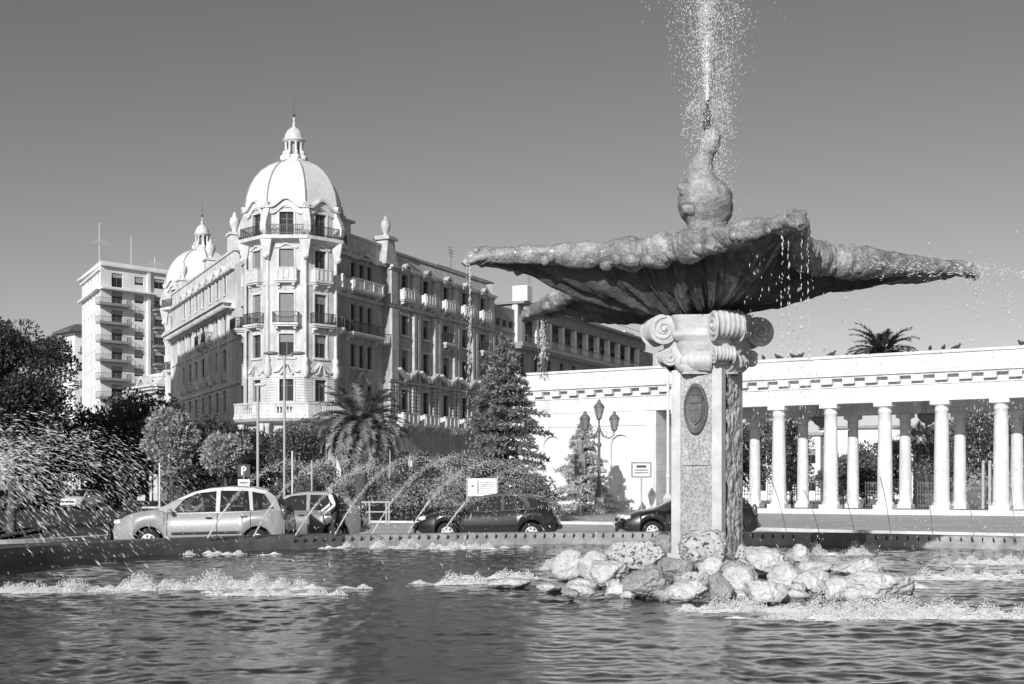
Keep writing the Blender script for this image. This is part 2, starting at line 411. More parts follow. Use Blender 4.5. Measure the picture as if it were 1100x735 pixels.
# rim
rimt = thing('basin_rim', 'low round stone rim of the fountain basin with a row of nozzles', 'basin rim', T(BC[0], BC[1]))
def rim_part(name, a0, a1, mt, zin=.5, off=0.0, label=None):
    mb = MB(); k = max(6, int(abs(a1 - a0) / (2 * pi) * 220))
    prof = [(-.12, -.35), (-.12, .40), (-.10, zin - .02), (-.06, zin), (.38, zin), (.42, zin - .03), (.42, .0)]
    P = []
    for i in range(k + 1):
        a = a0 + (a1 - a0) * i / k
        P.append([((rim_r(a) + r + off) * cos(a), (rim_r(a) + r + off) * sin(a), z) for r, z in prof])
    mb.grid(P, 0, False)
    for e in (0, -1): mb.add(P[e], [tuple(range(len(prof)))], 0)
    o = mb.build(name, mt, rimt)
    if label: o['label'] = label
aL = atan2(33.0 - BC[1], -5.0 - BC[0])       # dark coping ends here on the left
rim_part('rim_stone', radians(-60), radians(64), 'rim'); rim_part('rim_stone', radians(70), aL, 'rim')
rim_part('rim_stone', radians(64), radians(70), 'rimdk', .51, label='short dark stretch of coping behind the rocks')
rim_part('rim_stone', aL, radians(300), 'rimdk', .54, label='dark left stretch of the rim')
for i in range(196):
    a = radians(20) + radians(110) * i / 195
    if radians(63) < a < radians(71): continue
    if i % 2 == 0:
        mb = MB(); r = rim_r(a) - .16
        mb.tube([((r + .03) * cos(a), (r + .03) * sin(a), .37), (r * cos(a), r * sin(a), .42), ((r - .03) * cos(a), (r - .03) * sin(a), .47)], [.022, .02, .016], 6)
        mb.build('nozzle', 'iron', rimt)
# water
water = bpy.data.materials.new('pool_water'); water.use_nodes = True
nt = water.node_tree; N = nt.nodes; L = nt.links; b = N['Principled BSDF']
b.inputs['Roughness'].default_value = .02; b.inputs['IOR'].default_value = 1.52; b.inputs['Specular IOR Level'].default_value = 1.0
b.inputs['Base Color'].default_value = (.016, .016, .016, 1)
tc = N.new('ShaderNodeTexCoord'); n1 = N.new('ShaderNodeTexNoise'); n1.inputs['Scale'].default_value = 16.0; n1.inputs['Detail'].default_value = 5
n1.inputs['Roughness'].default_value = .62; n1.inputs['Distortion'].default_value = .6
L.new(tc.outputs['Object'], n1.inputs['Vector'])
bp = N.new('ShaderNodeBump'); bp.inputs['Distance'].default_value = .0022; bp.inputs['Strength'].default_value = 1
L.new(n1.outputs['Fac'], bp.inputs['Height']); L.new(bp.outputs['Normal'], b.inputs['Normal'])
fa = N.new('ShaderNodeAttribute'); fa.attribute_name = 'foam'
n2 = N.new('ShaderNodeTexNoise'); n2.inputs['Scale'].default_value = 22; n2.inputs['Detail'].default_value = 8; n2.inputs['Roughness'].default_value = .75
L.new(tc.outputs['Object'], n2.inputs['Vector'])
ms = N.new('ShaderNodeMath'); ms.operation = 'ADD'; L.new(fa.outputs['Fac'], ms.inputs[0]); L.new(n2.outputs['Fac'], ms.inputs[1])
mr = N.new('ShaderNodeMapRange'); mr.inputs['From Min'].default_value = .9; mr.inputs['From Max'].default_value = 1.12; L.new(ms.outputs[0], mr.inputs['Value'])
fb = N.new('ShaderNodeBsdfPrincipled'); fb.inputs['Base Color'].default_value = (.9, .9, .9, 1); fb.inputs['Roughness'].default_value = .7
mx = N.new('ShaderNodeMixShader'); L.new(mr.outputs['Result'], mx.inputs[0]); L.new(b.outputs[0], mx.inputs[1]); L.new(fb.outputs[0], mx.inputs[2])
L.new(mx.outputs[0], N['Material Output'].inputs['Surface'])
M['water'] = water
SPLASH = ((60, 637, 150, .8, 1500, .2), (150, 634, 190, .7, 2200, .24), (270, 632, 170, .8, 2600, .28), (300, 640, 120, .5, 900, .16), (430, 589, 150, 2.2, 1700, .25), (495, 590, 120, 2, 1000, .2), (500, 628, 70, .5, 1000, .24), (540, 622, 70, .5, 700, .18), (800, 657, 110, .7, 1900, .24), (920, 664, 150, .7, 3600, .34), (985, 660, 110, .6, 1500, .26), (1050, 664, 120, .6, 2000, .28), (1030, 622, 150, 1.6, 1500, .2), (1060, 606, 130, 2.0, 1100, .2), (900, 596, 90, 1.5, 800, .35), (960, 632, 60, .5, 700, .2), (605, 612, 50, .6, 600, .3), (230, 596, 200, 1.8, 700, .12))
rng = np.random.default_rng(4)
res = .05
xs = np.concatenate([np.arange(BC[0] - 13.2, -6, .07), np.arange(-6, 8.5, .032), np.arange(8.5, BC[0] + 13.3, .07)]); ys = np.concatenate([np.arange(BC[1] - 15.2, 9, .09), np.arange(9, 17.5, .030), np.arange(17.5, 24, .05), np.arange(24, BC[1] + 13.3, .09)])
X, Y = np.meshgrid(xs, ys, indexing='ij'); Z = np.zeros_like(X)
for k in range(100):
    lam = .26 + .75 * rng.uniform() ** 1.4 if k < 44 else .10 + .16 * rng.uniform(); th = rng.uniform(0, 2 * pi); ph = rng.uniform(0, 2 * pi)
    Z += .0025 * lam * np.sin(2 * pi / lam * (X * cos(th) + Y * sin(th)) + ph)
Z *= .85 + .35 * np.sin(X * .9 + 1.3 * np.sin(Y * .5)) * np.sin(Y * .8 + .7 * np.sin(X * .6))      # calmer and choppier patches
# rings spreading from where jets land
for cx, cy, s in ((-4.5, 18.3, 1), (-6.5, 18.6, 1), (3.2, 15.2, 1), (6, 15.6, 1), (8.5, 16, 1), (-2.5, 29.5, 1), (11, 21, 1)):
    d = np.hypot(X - cx, Y - cy); Z += .008 * np.sin(d * 14) * np.exp(-d * .45)
A = np.arctan2(Y - BC[1], X - BC[0]); R = np.hypot(X - BC[0], Y - BC[1])
lim = 13.1 + 1.8 * np.clip(np.cos(A + pi / 2), 0, None) ** 2 - .05
s = np.minimum(1, lim / np.maximum(R, 1e-6)); X2 = BC[0] + (X - BC[0]) * s; Y2 = BC[1] + (Y - BC[1]) * s
g = MB(); keep = R < lim + .2
P = np.stack([X2, Y2, ZW + Z], -1); nu, nv = X.shape
I, J = np.meshgrid(np.arange(nu - 1), np.arange(nv - 1), indexing='ij')
fk = (keep[:-1, :-1] & keep[1:, :-1] & keep[1:, 1:] & keep[:-1, 1:])
f = np.stack([I * nv + J, (I + 1) * nv + J, (I + 1) * nv + J + 1, I * nv + J + 1], -1)[fk]
g.add(P.reshape(-1, 3), f, 0, True); wo = structure('water', g, 'water')
foam = np.zeros_like(X); rp_ = np.random.default_rng(77); PLUMES = []
for px_, py_, wp_, wy_, n_, h_ in SPLASH:
    Yc = F * (H - ZW) / (py_ - 524.0); xc = at(px_, Yc)
    for _ in range(int(n_ / (80 if py_ > 645 else 60))):
        q = rp_.normal(size=2); x_ = xc + q[0] * wp_ / F * Yc * .30; y_ = Yc + q[1] * wy_ * .17
        PLUMES.append((x_, y_, h_ * .52 * rp_.uniform(.2, 1.4) ** 1.3 * exp(-.18 * float(q @ q)), Yc))
for x_, y_, h_, Yc in PLUMES:
    k = .17 + .8 * h_; sx_, sy_ = k * 2.0, k * .55
    i0, i1 = np.searchsorted(xs, [x_ - 2.6 * sx_, x_ + 2.6 * sx_]); j0, j1 = np.searchsorted(ys, [y_ - 2.6 * sy_, y_ + 2.6 * sy_])
    if i1 <= i0 or j1 <= j0: continue
    w2 = (slice(i0, i1), slice(j0, j1)); foam[w2] += .26 * np.exp(-((X[w2] - x_) / sx_) ** 2 - ((Y[w2] - y_) / sy_) ** 2)
foam = np.minimum(foam, .50)
wo.data.attributes.new('foam', 'FLOAT', 'POINT').data.foreach_set('value', foam.ravel().astype(np.float32))

def strip(mb, pts, wd, z, m=0, h=None):
    pts = [Vector((p[0], p[1])) for p in pts]; P = []
    for i, p in enumerate(pts):
        t = (pts[min(i + 1, len(pts) - 1)] - pts[max(i - 1, 0)]).normalized(); q = Vector((-t.y, t.x)) * wd / 2
        if h is None: P.append([(p.x - q.x, p.y - q.y, z), (p.x + q.x, p.y + q.y, z)])
        else: P.append([(p.x - q.x, p.y - q.y, 0), (p.x - q.x, p.y - q.y, h), (p.x + q.x, p.y + q.y, h), (p.x + q.x, p.y + q.y, 0)])
    mb.grid(P, m, False)
def spl(pts, n=8):
    out = []; p = [Vector(q) for q in pts]; p = [2 * p[0] - p[1]] + p + [2 * p[-1] - p[-2]]
    for i in range(1, len(p) - 2):
        for k in range(n):
            t = k / n; a, b, c, d = p[i-1], p[i], p[i+1], p[i+2]
            out.append(.5 * (2*b + (c - a)*t + (2*a - 5*b + 4*c - d)*t*t + (3*b - a - 3*c + d)*t**3))
    out.append(p[-2]); return out
# kerbs and white lines
mb = MB(); strip(mb, spl([(-3, 59.8), (2, 59), (6.5, 56.5), (9.4, 50.5), (13, 46.5), (17.1, 43.6), (22, 40), (27, 36)]), .35, 0, 0, .13); structure('kerb', mb, 'kerb')
mb = MB(); strip(mb, spl([(-19, 36), (-14.9, 38.2), (-13.2, 42), (-12.6, 46)]), .45, 0, 0, .12); structure('kerb', mb, 'kerb')
mb = MB()
for k in range(4):
    x = -16.5 - k * 1.3; mb.add([(x, 41.5 + k, .004), (x + .6, 41.2 + k, .004), (x - 1.6, 52 + k, .004), (x - 2.2, 52.3 + k, .004)], [(0, 1, 2, 3)])
structure('road_marking', mb, 'paint')
mb = MB(); strip(mb, spl([(-60, 108), (-38, 106), (-27, 104), (-20, 103)]), .5, 0, 0, .14); structure('kerb', mb, 'kerb')
mb = MB(); strip(mb, spl([(12, 66), (20, 61), (30, 55)]), .14, .004, 0); structure('road_marking', mb, 'paint')
# pavement in front of the solid wall, planted bed behind a pale kerb
def slab(name, poly, z, mt, kerb=True):
    mb = MB(); n = len(poly)
    tri = tessellate_polygon([[Vector((x, y, 0)) for x, y in poly]])
    mb.add([(x, y, z) for x, y in poly], [tuple(t) for t in tri], 0)
    P = [[(x, y, 0) for x, y in poly + poly[:1]], [(x, y, z) for x, y in poly + poly[:1]]]
    mb.grid(P, 1 if kerb else 0, False)
    return structure(name, mb, [mt, 'kerb'])
slab('pavement', [(.6, 64), (1.5, 84), (-1, 100), (2.5, 101), (12, 88.6), (10.2, 84.6), (11, 77), (6, 74.5)], .12, 'pavement')
slab('planting_bed', [(-16, 69), (-9.5, 76), (-5.5, 86), (-3, 86), (-1, 75), (-.2, 61.2), (-3.5, 60.3), (-11, 63)], .10, 'soil')
slab('pavement', [(-60, 112), (-36, 111), (-22, 110), (-10, 108.5), (-7, 112), (12, 148), (8, 152), (-60, 152)], .13, 'pavement')
mb = MB(); strip(mb, spl([(-12.5, 89.4), (-9, 89.2), (-5, 88.4), (-2.5, 87)]), .5, 0, 0, .4)
structure('kerb', mb, 'kerb')
# ------------------------------------------------------------------ the domed palace
TX, TY, AP = -19.9, 119.0, 4.0
palace = thing('corner_palace', 'long ornate corner palace with two white tiled domes and rows of tall windows', 'palace', T(TX, TY))
FW = 2 * AP * tan(radians(22.5))
def octp(r, k): a = radians(22.5 + 45 * k); R = r / cos(radians(22.5)); return (R * cos(a), R * sin(a))
def oct_prism(mb, prof, c, m=0, smooth=False):
    mb.lathe([(r / cos(radians(22.5)), z) for r, z in prof], 8, c, m, smooth, rot=radians(22.5))
def hood(mb, t, z, w, h, y0=-.16, y1=0.0, m=0, thick=.16):        # ogee hood mould over a window
    n = 14
    up = [(t - w/2 + w * i / n, z + h * (0.5 - 0.5 * cos(2 * pi * min(1, max(0, (i / n - .12) / .76))))) for i in range(n + 1)]
    mb.prism(up + [(x, zz - thick) for x, zz in reversed(up)], y0, y1, m)
def bracket(mb, t, z, h=.9, d=.45, w=.3, m=0):    # scroll console
    pr = [(0, 0), (0, -h), (-.12, -h * .95), (-.16, -h * .7), (-d * .6, -h * .45), (-d, -.22), (-d, 0)]
    mb.add([(t + s * w / 2, y, z + zz) for s in (-1, 1) for y, zz in pr],
           [tuple(range(7)), tuple(range(7, 14))] + [(i, (i + 1) % 7, 7 + (i + 1) % 7, 7 + i) for i in range(7)], m)
def balcony(parent, W, t, z, w, d=.8, iron=True, boxh=.95):
    b = MB(); b.box(t - w/2, t + w/2, -d, -.002, z - .16, z); b.box(t - w/2 + .1, t + w/2 - .1, -d + .1, -.002, z - .3, z - .16)
    for q in (-1, 1): bracket(b, t + q * (w/2 - .35), z - .3, .5, d * .7, .22)
    if not iron:
        b.box(t - w/2 + .03, t + w/2 - .03, -d + .03, -d + .17, z, z + boxh); b.box(t - w/2 - .02, t + w/2 + .02, -d - .02, -d + .22, z + boxh, z + boxh + .1)
        for q in (-1, 1): b.box(*sorted((t + q * (w/2 - .17), t + q * (w/2 - .03))), -d + .17, -.002, z, z + boxh)
        for k in range(4):
            x = t - w/2 + .3 + (w - .6) * k / 3; b.box(x - .07, x + .07, -d - .03, -d + .03, z + .05, z + boxh - .03)
    o = b.build('balcony', 'trim', parent, W)
    if iron:
        r = MB(); railing(r, t - w/2 + .05, t + w/2 - .05, -d + .05, -.02, z, .95, .15, 0, .018); r.build('railing', 'iron', o, W)
    return o

def tower(cx, cy, faces, low=True):
    """Octagonal corner tower with drum, dome and lantern. faces: normal angles (degrees) that can be seen."""
    C = (cx - TX, cy - TY); B = palace
    w = MB()
    rows = [(9.3, 11.25, 1.25), (13.2, 15.25, 1.3), (16.2, 18.85, 1.3), (20.5, 22.75, 1.3), (23.95, 26.0, 1.25)]
    ww = MB()
    for a in range(0, 360, 45):
        na = radians(a); n = (cos(na), sin(na)); Wf = frame(cx + n[0] * AP, cy + n[1] * AP, -n[1], n[0])
        vis = a in faces
        w.M = Matrix.Translation((-TX, -TY, 0)) @ Wf
        ops = [(-q[2]/2, q[2]/2, q[0], q[1]) for q in rows] if vis else []
        if vis: ops.append((-.75, .75, .2, 6.6))
        wall(w, -FW/2, FW/2, 0, 26.4, ops, .3)
        w.box(-FW/2 - .05, FW/2 + .05, -.10, -.001, 11.38, 11.56, 1); w.box(-FW/2 - .02, FW/2 + .02, -.07, -.002, 19.55, 19.7, 1)
        for k in range(9):                       # banded stone courses beside the lower windows
            z = 9.3 + k * .24
            for q in (-1, 1): w.box(*sorted((q * .85, q * (FW/2 - .1))), -.05, -.003, z, z + .19, 1)
        if not vis: continue
        for i, (z0, z1, wd) in enumerate(rows):
            window(B, Wf, 0, z0, wd, z1 - z0, .2, (.35 if i == 1 and a != 225 else .98 if i in (2, 3) and a != 315 else .3 if i == 2 else 0.0), False, 1)
        window(B, Wf, 0, .2, 1.5, 6.4, .2, 0, False, 1)
        for z0, z1, wd in rows:                  # surrounds
            for q in (-1, 1): w.box(*sorted((q * wd/2, q * (wd/2 + .16))), -.06, -.001, z0, z1 + .1, 1)
            w.box(-wd/2 - .16, wd/2 + .16, -.062, -.0015, z1, z1 + .16, 1)
        w.box(-.85, .85, -.14, -.0012, 13.02, 13.2, 1)
        hood(w, 0, 12.05, 2.3, .75, -.22, -.004, 1, .2)           # stucco garland above the lower window
        hood(w, 0, 11.75, 1.2, .9, -.3, -.006, 1, .12)
        balcony(B, Wf, 0, 16.15, 2.3, .75); balcony(B, Wf, 0, 20.0, 2.0, .62, False, .95)
        hood(w, 0, 22.95, 2.0, .3, -.16, -.004, 1, .14)
    w.M = None
    # slim shafts on the corners
    for k in range(8):
        x, y = octp(AP + .02, k); d = Vector((x, y)).normalized()
        w.tube([(C[0] + x, C[1] + y, 11.6), (C[0] + x, C[1] + y, 21.9)], .16, 8, 1)
        w.lathe([(.17, 11.4), (.34, 11.7), (.36, 12.2), (.22, 12.7), (.30, 13.0), (.1, 13.4)], 10, (C[0] + x, C[1] + y), 1)
        w.taper(C[0] + x + d.x * .15, C[1] + y + d.y * .15, 21.8, 23.5, .18, .18, .5, .5, 1)     # console under the drum
        w.ball((C[0] + x + d.x * .3, C[1] + y + d.y * .3, 22.1), .3, 10, 6, 1)
    w.build('tower_wall', ['palace', 'trim'], B)
    # balcony ring of the drum and its parapet below
    m = MB(); oct_prism(m, [(AP - .1, 23.2), (AP + .55, 23.45), (AP + .75, 23.55), (AP + .75, 23.85), (AP - .1, 23.87)], C); m.build('drum_balcony', 'trim', B)
    r = MB()
    for a in faces:
        na = radians(a); n = (cos(na), sin(na)); q = frame(cx + n[0] * (AP + .68), cy + n[1] * (AP + .68), -n[1], n[0])
        r.M = Matrix.Translation((-TX, -TY, 0)) @ q
        for k in range(22):
            x = -FW/2 * 1.05 + FW * 1.05 * k / 21; r.box(x - .02, x + .02, -.02, .02, 23.87, 24.75)
        r.box(-FW/2 * 1.08, FW/2 * 1.08, -.03, .03, 24.73, 24.79); r.box(-FW/2 * 1.08, FW/2 * 1.08, -.025, .025, 24.0, 24.05)
        for c_ in (-.9, .9):
            pts = [(c_ + .22 * cos(t), 0, 24.4 + .22 * sin(t)) for t in [2*pi*i/12 for i in range(13)]]; r.tube(pts, .025, 4)
    r.M = None; r.build('railing', 'iron', B)
    # scroll buttresses that flare out at the corners of the drum
    for k in range(8):
        m = MB()
        x, y = octp(1, k); d = Vector((x, y)).normalized(); p = Vector((-d.y, d.x)); R = AP / cos(radians(22.5))
        prof = [(R - .1, 23.88), (R + .5, 23.9), (R + .78, 24.3), (R + .8, 24.8), (R + .6, 25.4), (R + .34, 25.9), (R + .25, 26.3), (R + .42, 26.55), (R + .5, 26.8), (R - .1, 26.85)]
        V = [(C[0] + d.x * r_ + p.x * s_ * .3, C[1] + d.y * r_ + p.y * s_ * .3, z) for s_ in (-1, 1) for r_, z in prof]; n_ = len(prof)
        m.add(V, [tuple(range(n_)), tuple(range(n_, 2 * n_))] + [(i, (i + 1) % n_, n_ + (i + 1) % n_, n_ + i) for i in range(n_)])
        m.build('drum_scroll', 'trim', B)
    # wavy hood cornice round the foot of the dome
    m = MB()
    for a in range(0, 360, 45):
        na = radians(a); n = (cos(na), sin(na)); m.M = Matrix.Translation((-TX, -TY, 0)) @ frame(cx + n[0] * AP, cy + n[1] * AP, -n[1], n[0])
        hood(m, 0, 26.55, FW * 1.04, .75, -.42, .1, 0, .22); hood(m, 0, 26.3, FW * .98, .75, -.2, .08, 0, .5)
        m.box(-FW/2, FW/2, -.02, .3, 26.35, 26.9)
    m.M = None; m.build('dome_cornice', 'trim', B)
    # dome shell
    prof = [(4.12, 26.4), (4.08, 27.2), (3.97, 28.0), (3.72, 28.8), (3.32, 29.6), (2.78, 30.3), (2.12, 30.85), (1.45, 31.2), (1.0, 31.35)]
    d_ = MB(); oct_prism(d_, prof, C)
    dome = d_.build('dome', 'domeskin', B)
    for k in range(8):
        a = radians(22.5 + 45 * k); q = MB()
        q.tube([(C[0] + (r_ / cos(radians(22.5)) + .01) * cos(a), C[1] + (r_ / cos(radians(22.5)) + .01) * sin(a), z) for r_, z in prof], .07, 6)
        q.build('dome_rib', 'grey', dome)
    # lantern
    l = MB()
    l.lathe([(1.15, 31.25), (1.2, 31.45), (.95, 31.6), (.8, 31.9)], 24, C)
    l.lathe([(.82, 33.1), (.98, 33.25), (1.06, 33.35), (.98, 33.42), (.85, 33.45), (.82, 33.75), (.68, 34.1), (.42, 34.4), (.16, 34.55), (.12, 34.7), (.2, 34.82), (.1, 34.95), (.06, 35.2), (.12, 35.3), (.03, 35.5)], 24, C)
    l.lathe([(.45, 31.8), (.45, 33.2)], 12, C, 1)
    for k in range(8):
        a = radians(22.5 + 45 * k); x, y = C[0] + .74 * cos(a), C[1] + .74 * sin(a)
        l.lathe([(.17, 31.85), (.12, 32.0), (.11, 32.95), (.17, 33.1)], 8, (x, y))
        x2, y2 = C[0] + 1.05 * cos(a), C[1] + 1.05 * sin(a); l.ball((x2, y2, 31.65), (.25, .25, .3), 8, 6); l.ball((C[0] + .92 * cos(a), C[1] + .92 * sin(a), 32.1), (.16, .16, .22), 8, 6)
    lo = l.build('lantern', ['trim', 'grey'], dome)
    q = MB(); q.tube([(C[0], C[1], 35.4), (C[0], C[1], 37.4)], .025, 5); q.ball((C[0], C[1], 35.65), .14, 8, 6); q.build('lightning_rod', 'iron', B)

tower(TX, TY, (270, 225, 315, 0, 180))
before = set(palace.children)
tower(-37.2, 156.5, (225, 180, 270))
Sc = Matrix.Translation((-37.2 - TX, 156.5 - TY, 0)) @ Matrix.Scale(.962, 4) @ Matrix.Translation((37.2 + TX, -156.5 + TY, 0))      # the far tower is a little smaller
for o in set(palace.children) - before: o.matrix_basis = Sc @ o.matrix_basis
# big first floor balcony round the corner tower on paired columns
m = MB(); oct_prism(m, [(AP - .05, 7.3), (AP + .9, 7.5), (AP + 1.1, 7.75), (AP + 1.1, 8.0), (AP - .05, 8.02)], (0, 0)); m.build('tower_balcony_slab', 'trim', palace)
m = MB()
for a in (180, 225, 270, 315, 0):
    na = radians(a); n = (cos(na), sin(na)); fw = 2 * (AP + 1) * tan(radians(22.5))
    m.M = frame(n[0] * (AP + 1), n[1] * (AP + 1), -n[1], n[0])
    m.box(-fw/2, fw/2, -.05, .15, 8.02, 8.2); m.box(-fw/2, fw/2, -.08, .18, 9.0, 9.16)
    for s in (-1, 1): m.box(*sorted((s * fw/2 * .38, s * fw/2)), -.02, .12, 8.2, 9.0)
    for k in range(6): x = -fw * .17 + fw * .34 * k / 5; m.lathe([(.05, 8.2), (.09, 8.4), (.04, 8.75), (.07, 9.0)], 8, (x, .05))
    m.M = None
m.build('tower_balustrade', 'trim', palace)
for k in (3, 4, 5, 6, 7):
    for s in (-.28, .28):
        m = MB()
        x, y = octp(AP + .45, k); d = Vector((-y, x)).normalized(); x += d.x * s; y += d.y * s
        m.box(x - .26, x + .26, y - .26, y + .26, 0, 3.4); m.lathe([(.27, 3.4), (.22, 3.6), (.23, 5.0), (.2, 6.9), (.3, 7.3)], 12, (x, y)); m.lathe([(.27, 4.9), (.27, 5.2)], 12, (x, y)); m.lathe([(.26, 6.2), (.26, 6.4)], 12, (x, y)); m.build('portico_column', 'trim', palace)

# ---- right facade
aR = radians(25); dR = (sin(aR), cos(aR)); WR = frame(-15.1, 119.0, *dR)
LR = Matrix.Translation((-TX, -TY, 0)) @ WR
mb = MB(); mb.M = LR
bt = [10.5, 14.85, 19.2, 23.5, 27.9]
rowsB = [(8.75, 11.3, 1.35), (12.75, 15.2, 1.35), (16.75, 18.6, 1.35), (20.75, 22.6, 1.35)]
ops = [(t - w_/2, t + w_/2, a, b) for t in bt for a, b, w_ in rowsB] + [(t - 1.2, t + 1.2, .2, 5.2) for t in bt]
wall(mb, 7.6, 30.6, 0, 23.2, ops, .3)
at3 = [2.0, 3.5, 4.95]
rowsA = [(9.0, 11.3, 1.0), (12.85, 15.0, 1.0), (16.05, 18.7, 1.0), (20.7, 22.6, 1.0)]
opsA = [(t - .5, t + .5, a, b) for t in at3 for a, b, w_ in rowsA] + [(2.3, 4.7, .2, 5.2)]
wall(mb, -2.0, 7.6, 0, 23.2, opsA, .3, .6)
mb.box(7.6, 7.61, 0, .6, 0, 23.2); mb.add([(30.6, 0, 0), (30.6, 14, 0), (30.6, 14, 24.6), (30.6, 0, 24.6)], [(0, 1, 2, 3)])
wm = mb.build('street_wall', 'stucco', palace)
tr = MB(); tr.M = LR
# cornices, attic and gutter
tr.box(7.5, 30.7, -.55, -.001, 22.95, 23.2); tr.box(7.5, 30.7, -.3, -.002, 22.75, 22.95)
tr.box(-2, 7.5, .1, .599, 22.95, 23.2)
tr.box(7.55, 30.65, -.16, -.003, 19.2, 19.5); tr.box(-2, 7.4, .42, .598, 19.2, 19.5)
tr.box(7.55, 30.65, -.2, -.0025, 11.9, 12.15); tr.box(7.55, 30.65, -.12, -.0022, 7.4, 7.75)
tr.add([(7.6, .0, 23.2), (30.6, .0, 23.2), (30.6, 1.0, 24.75), (7.6, 1.0, 24.75)], [(0, 1, 2, 3)])
tr.box(7.6, 30.7, .8, 1.25, 24.75, 25.0)
tr.box(-2, 7.4, .62, 1.0, 23.2, 24.9); tr.box(-2, 7.5, .5, 1.15, 24.9, 25.15)
tr.box(-2, 1.6, .55, 1.1, 25.15, 26.2); tr.box(-2.0, 2.2, .4, 1.2, 26.2, 26.4)
for t in bt: hood(tr, t, 23.1, 2.6, .62, -.62, -.05, 0, .3)
hood(tr, 3.5, 23.1, 4.6, .55, 0.0, .55, 0, .3)
# pedestal with urn between the two stretches
tr.taper(7.9, .55, 23.2, 25.6, 1.15, .75, .62, .62); tr.box(7.0, 8.8, -.35, 1.45, 25.6, 25.85); tr.box(7.15, 8.65, -.2, 1.3, 25.85, 26.0)
urn = [(.3, 26.0), (.2, 26.2), (.26, 26.35), (.44, 26.75), (.49, 27.1), (.40, 27.45), (.22, 27.6), (.2, 27.75), (.12, 27.95), (.02, 28.05)]
tr.lathe(urn, 16, (7.9, .55))
# pilasters with sun-catching reveals
for i in range(6):
    t = [8.3, 12.7, 17.05, 21.35, 25.7, 29.9][i]
    for dt, wd in ((-.42, .5), (.42, .5)) if i else ((0, 1.3),):
        tr.box(t + dt - wd/2, t + dt + wd/2, -.34, -.004, 12.15, 19.0)
    tr.box(t - .62, t + .62, -.26, -.005, 19.5, 22.7)
    for k in range(9):
        for q in (-.5, .5): tr.box(t + q - .3, t + q + .3, -.26, -.006, 8.6 + k * .36, 8.6 + k * .36 + .3)
for t in bt:
    for a, b, w_ in rowsB:
        for q in (-1, 1): tr.box(*sorted((t + q * w_/2, t + q * (w_/2 + .2))), -.13, -.0035, a, b + .12)
        tr.box(t - w_/2 - .25, t + w_/2 + .25, -.16, -.0045, b, b + .2)
    tr.box(t - .9, t + .9, -.22, -.0055, 16.5, 16.68)
    for s in (-1, 1):       # broken pediment wings over the lower windows
        tr.prism([(t + s * .15, 12.55), (t + s * 1.75, 13.35), (t + s * 1.75, 13.15), (t + s * .15, 12.2)], -.75, -.05)
    bracket(tr, t, 12.6, .9, .6, .4); tr.ball((t, -.35, 12.65), (.3, .25, .35), 10, 6)
for t in at3:
    for a, b, w_ in rowsA:
        for q in (-1, 1): tr.box(*sorted((t + q * w_/2, t + q * (w_/2 + .12))), .52, .597, a, b + .1)
    tr.box(t - .6, t + .6, .42, .596, 12.65, 12.85)
hood(tr, 3.5, 11.7, 2.6, .9, .35, .59, 0, .22)
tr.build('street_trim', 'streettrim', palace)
for i, t in enumerate(bt):
    for j, (a, b, w_) in enumerate(rowsB): window(palace, WR, t, a, w_, b - a, .2, [0, 0, .35, 0][j] if i % 2 else [0, .3, 0, 0][j], False, 1)
    balcony(palace, WR, t, 20.2, 2.3, .75, False, .85)
    balcony(palace, WR, t, 8.0, 3.2, .9, False, .9)
    if i in (2, 4): balcony(palace, WR, t, 16.75, 2.0, .7)
    window(palace, WR, t, .2, 2.4, 5.0, .25, 0, False, 2)
for t in at3:
    for a, b, w_ in rowsA: window(palace, WR, t, a, 1.0, b - a, .78, 0, False, 1)
WA = WR @ Matrix.Translation((0, .6, 0))
balcony(palace, WA, 3.5, 20.1, 5.6, .9, False, .8); balcony(palace, WA, 3.5, 16.0, 5.8, 1.0)

# ---- left facade (seen from its far end to the tower)
dL = (sin(aR), -cos(aR)); L0 = 33.5
WL = frame(-24.8 - sin(aR) * L0, 119.0 + cos(aR) * L0, *dL)
LL = Matrix.Translation((-TX, -TY, 0)) @ WL
lt = [L0 - q for q in (6.2, 9.45, 12.8, 16.1, 19.5, 22.8, 26.1)]
rowsL = [(8.95, 10.9, 1.4), (12.9, 14.8, 1.4), (16.15, 18.15, 1.4), (20.1, 21.9, 1.4)]
lw = MB(); lw.M = LL
opl = [(t - w_/2, t + w_/2, a, b) for t in lt for a, b, w_ in rowsL] + [(t - .9, t + .9, .2, 5.0) for t in lt]
tb = L0 + .6
opl += [(tb - .55, tb + .55, a, b) for a, b, w_ in rowsL]
wall(lw, 0, L0 + 2.4, 0, 22.3, opl, .2); lw.add([(0, 0, 0), (0, 12, 0), (0, 12, 24), (0, 0, 24)], [(0, 1, 2, 3)])
lw.build('side_wall', 'palace', palace)
lr = MB(); lr.M = LL
lr.box(0, L0 - 2.2, -1.25, -.001, 18.8, 19.1); lr.box(0, L0 - 2.2, -.3, -.002, 18.3, 18.8)
for k in range(44): x = .4 + k * .7; lr.box(x, x + .32, -1.05, -.003, 18.4, 18.799)
lr.box(0, L0 - 2.2, -.35, -.0025, 22.0, 22.3); lr.box(.2, L0 - 2.4, 0, .5, 22.3, 23.7); lr.box(0, L0 - 2.2, -.12, .62, 23.7, 23.95)
lr.box(0, L0, -.2, -.0022, 11.2, 11.45); lr.box(0, L0, -.15, -.0024, 7.5, 7.8)
lr.box(0, L0, -.12, -.0026, 15.4, 15.55)
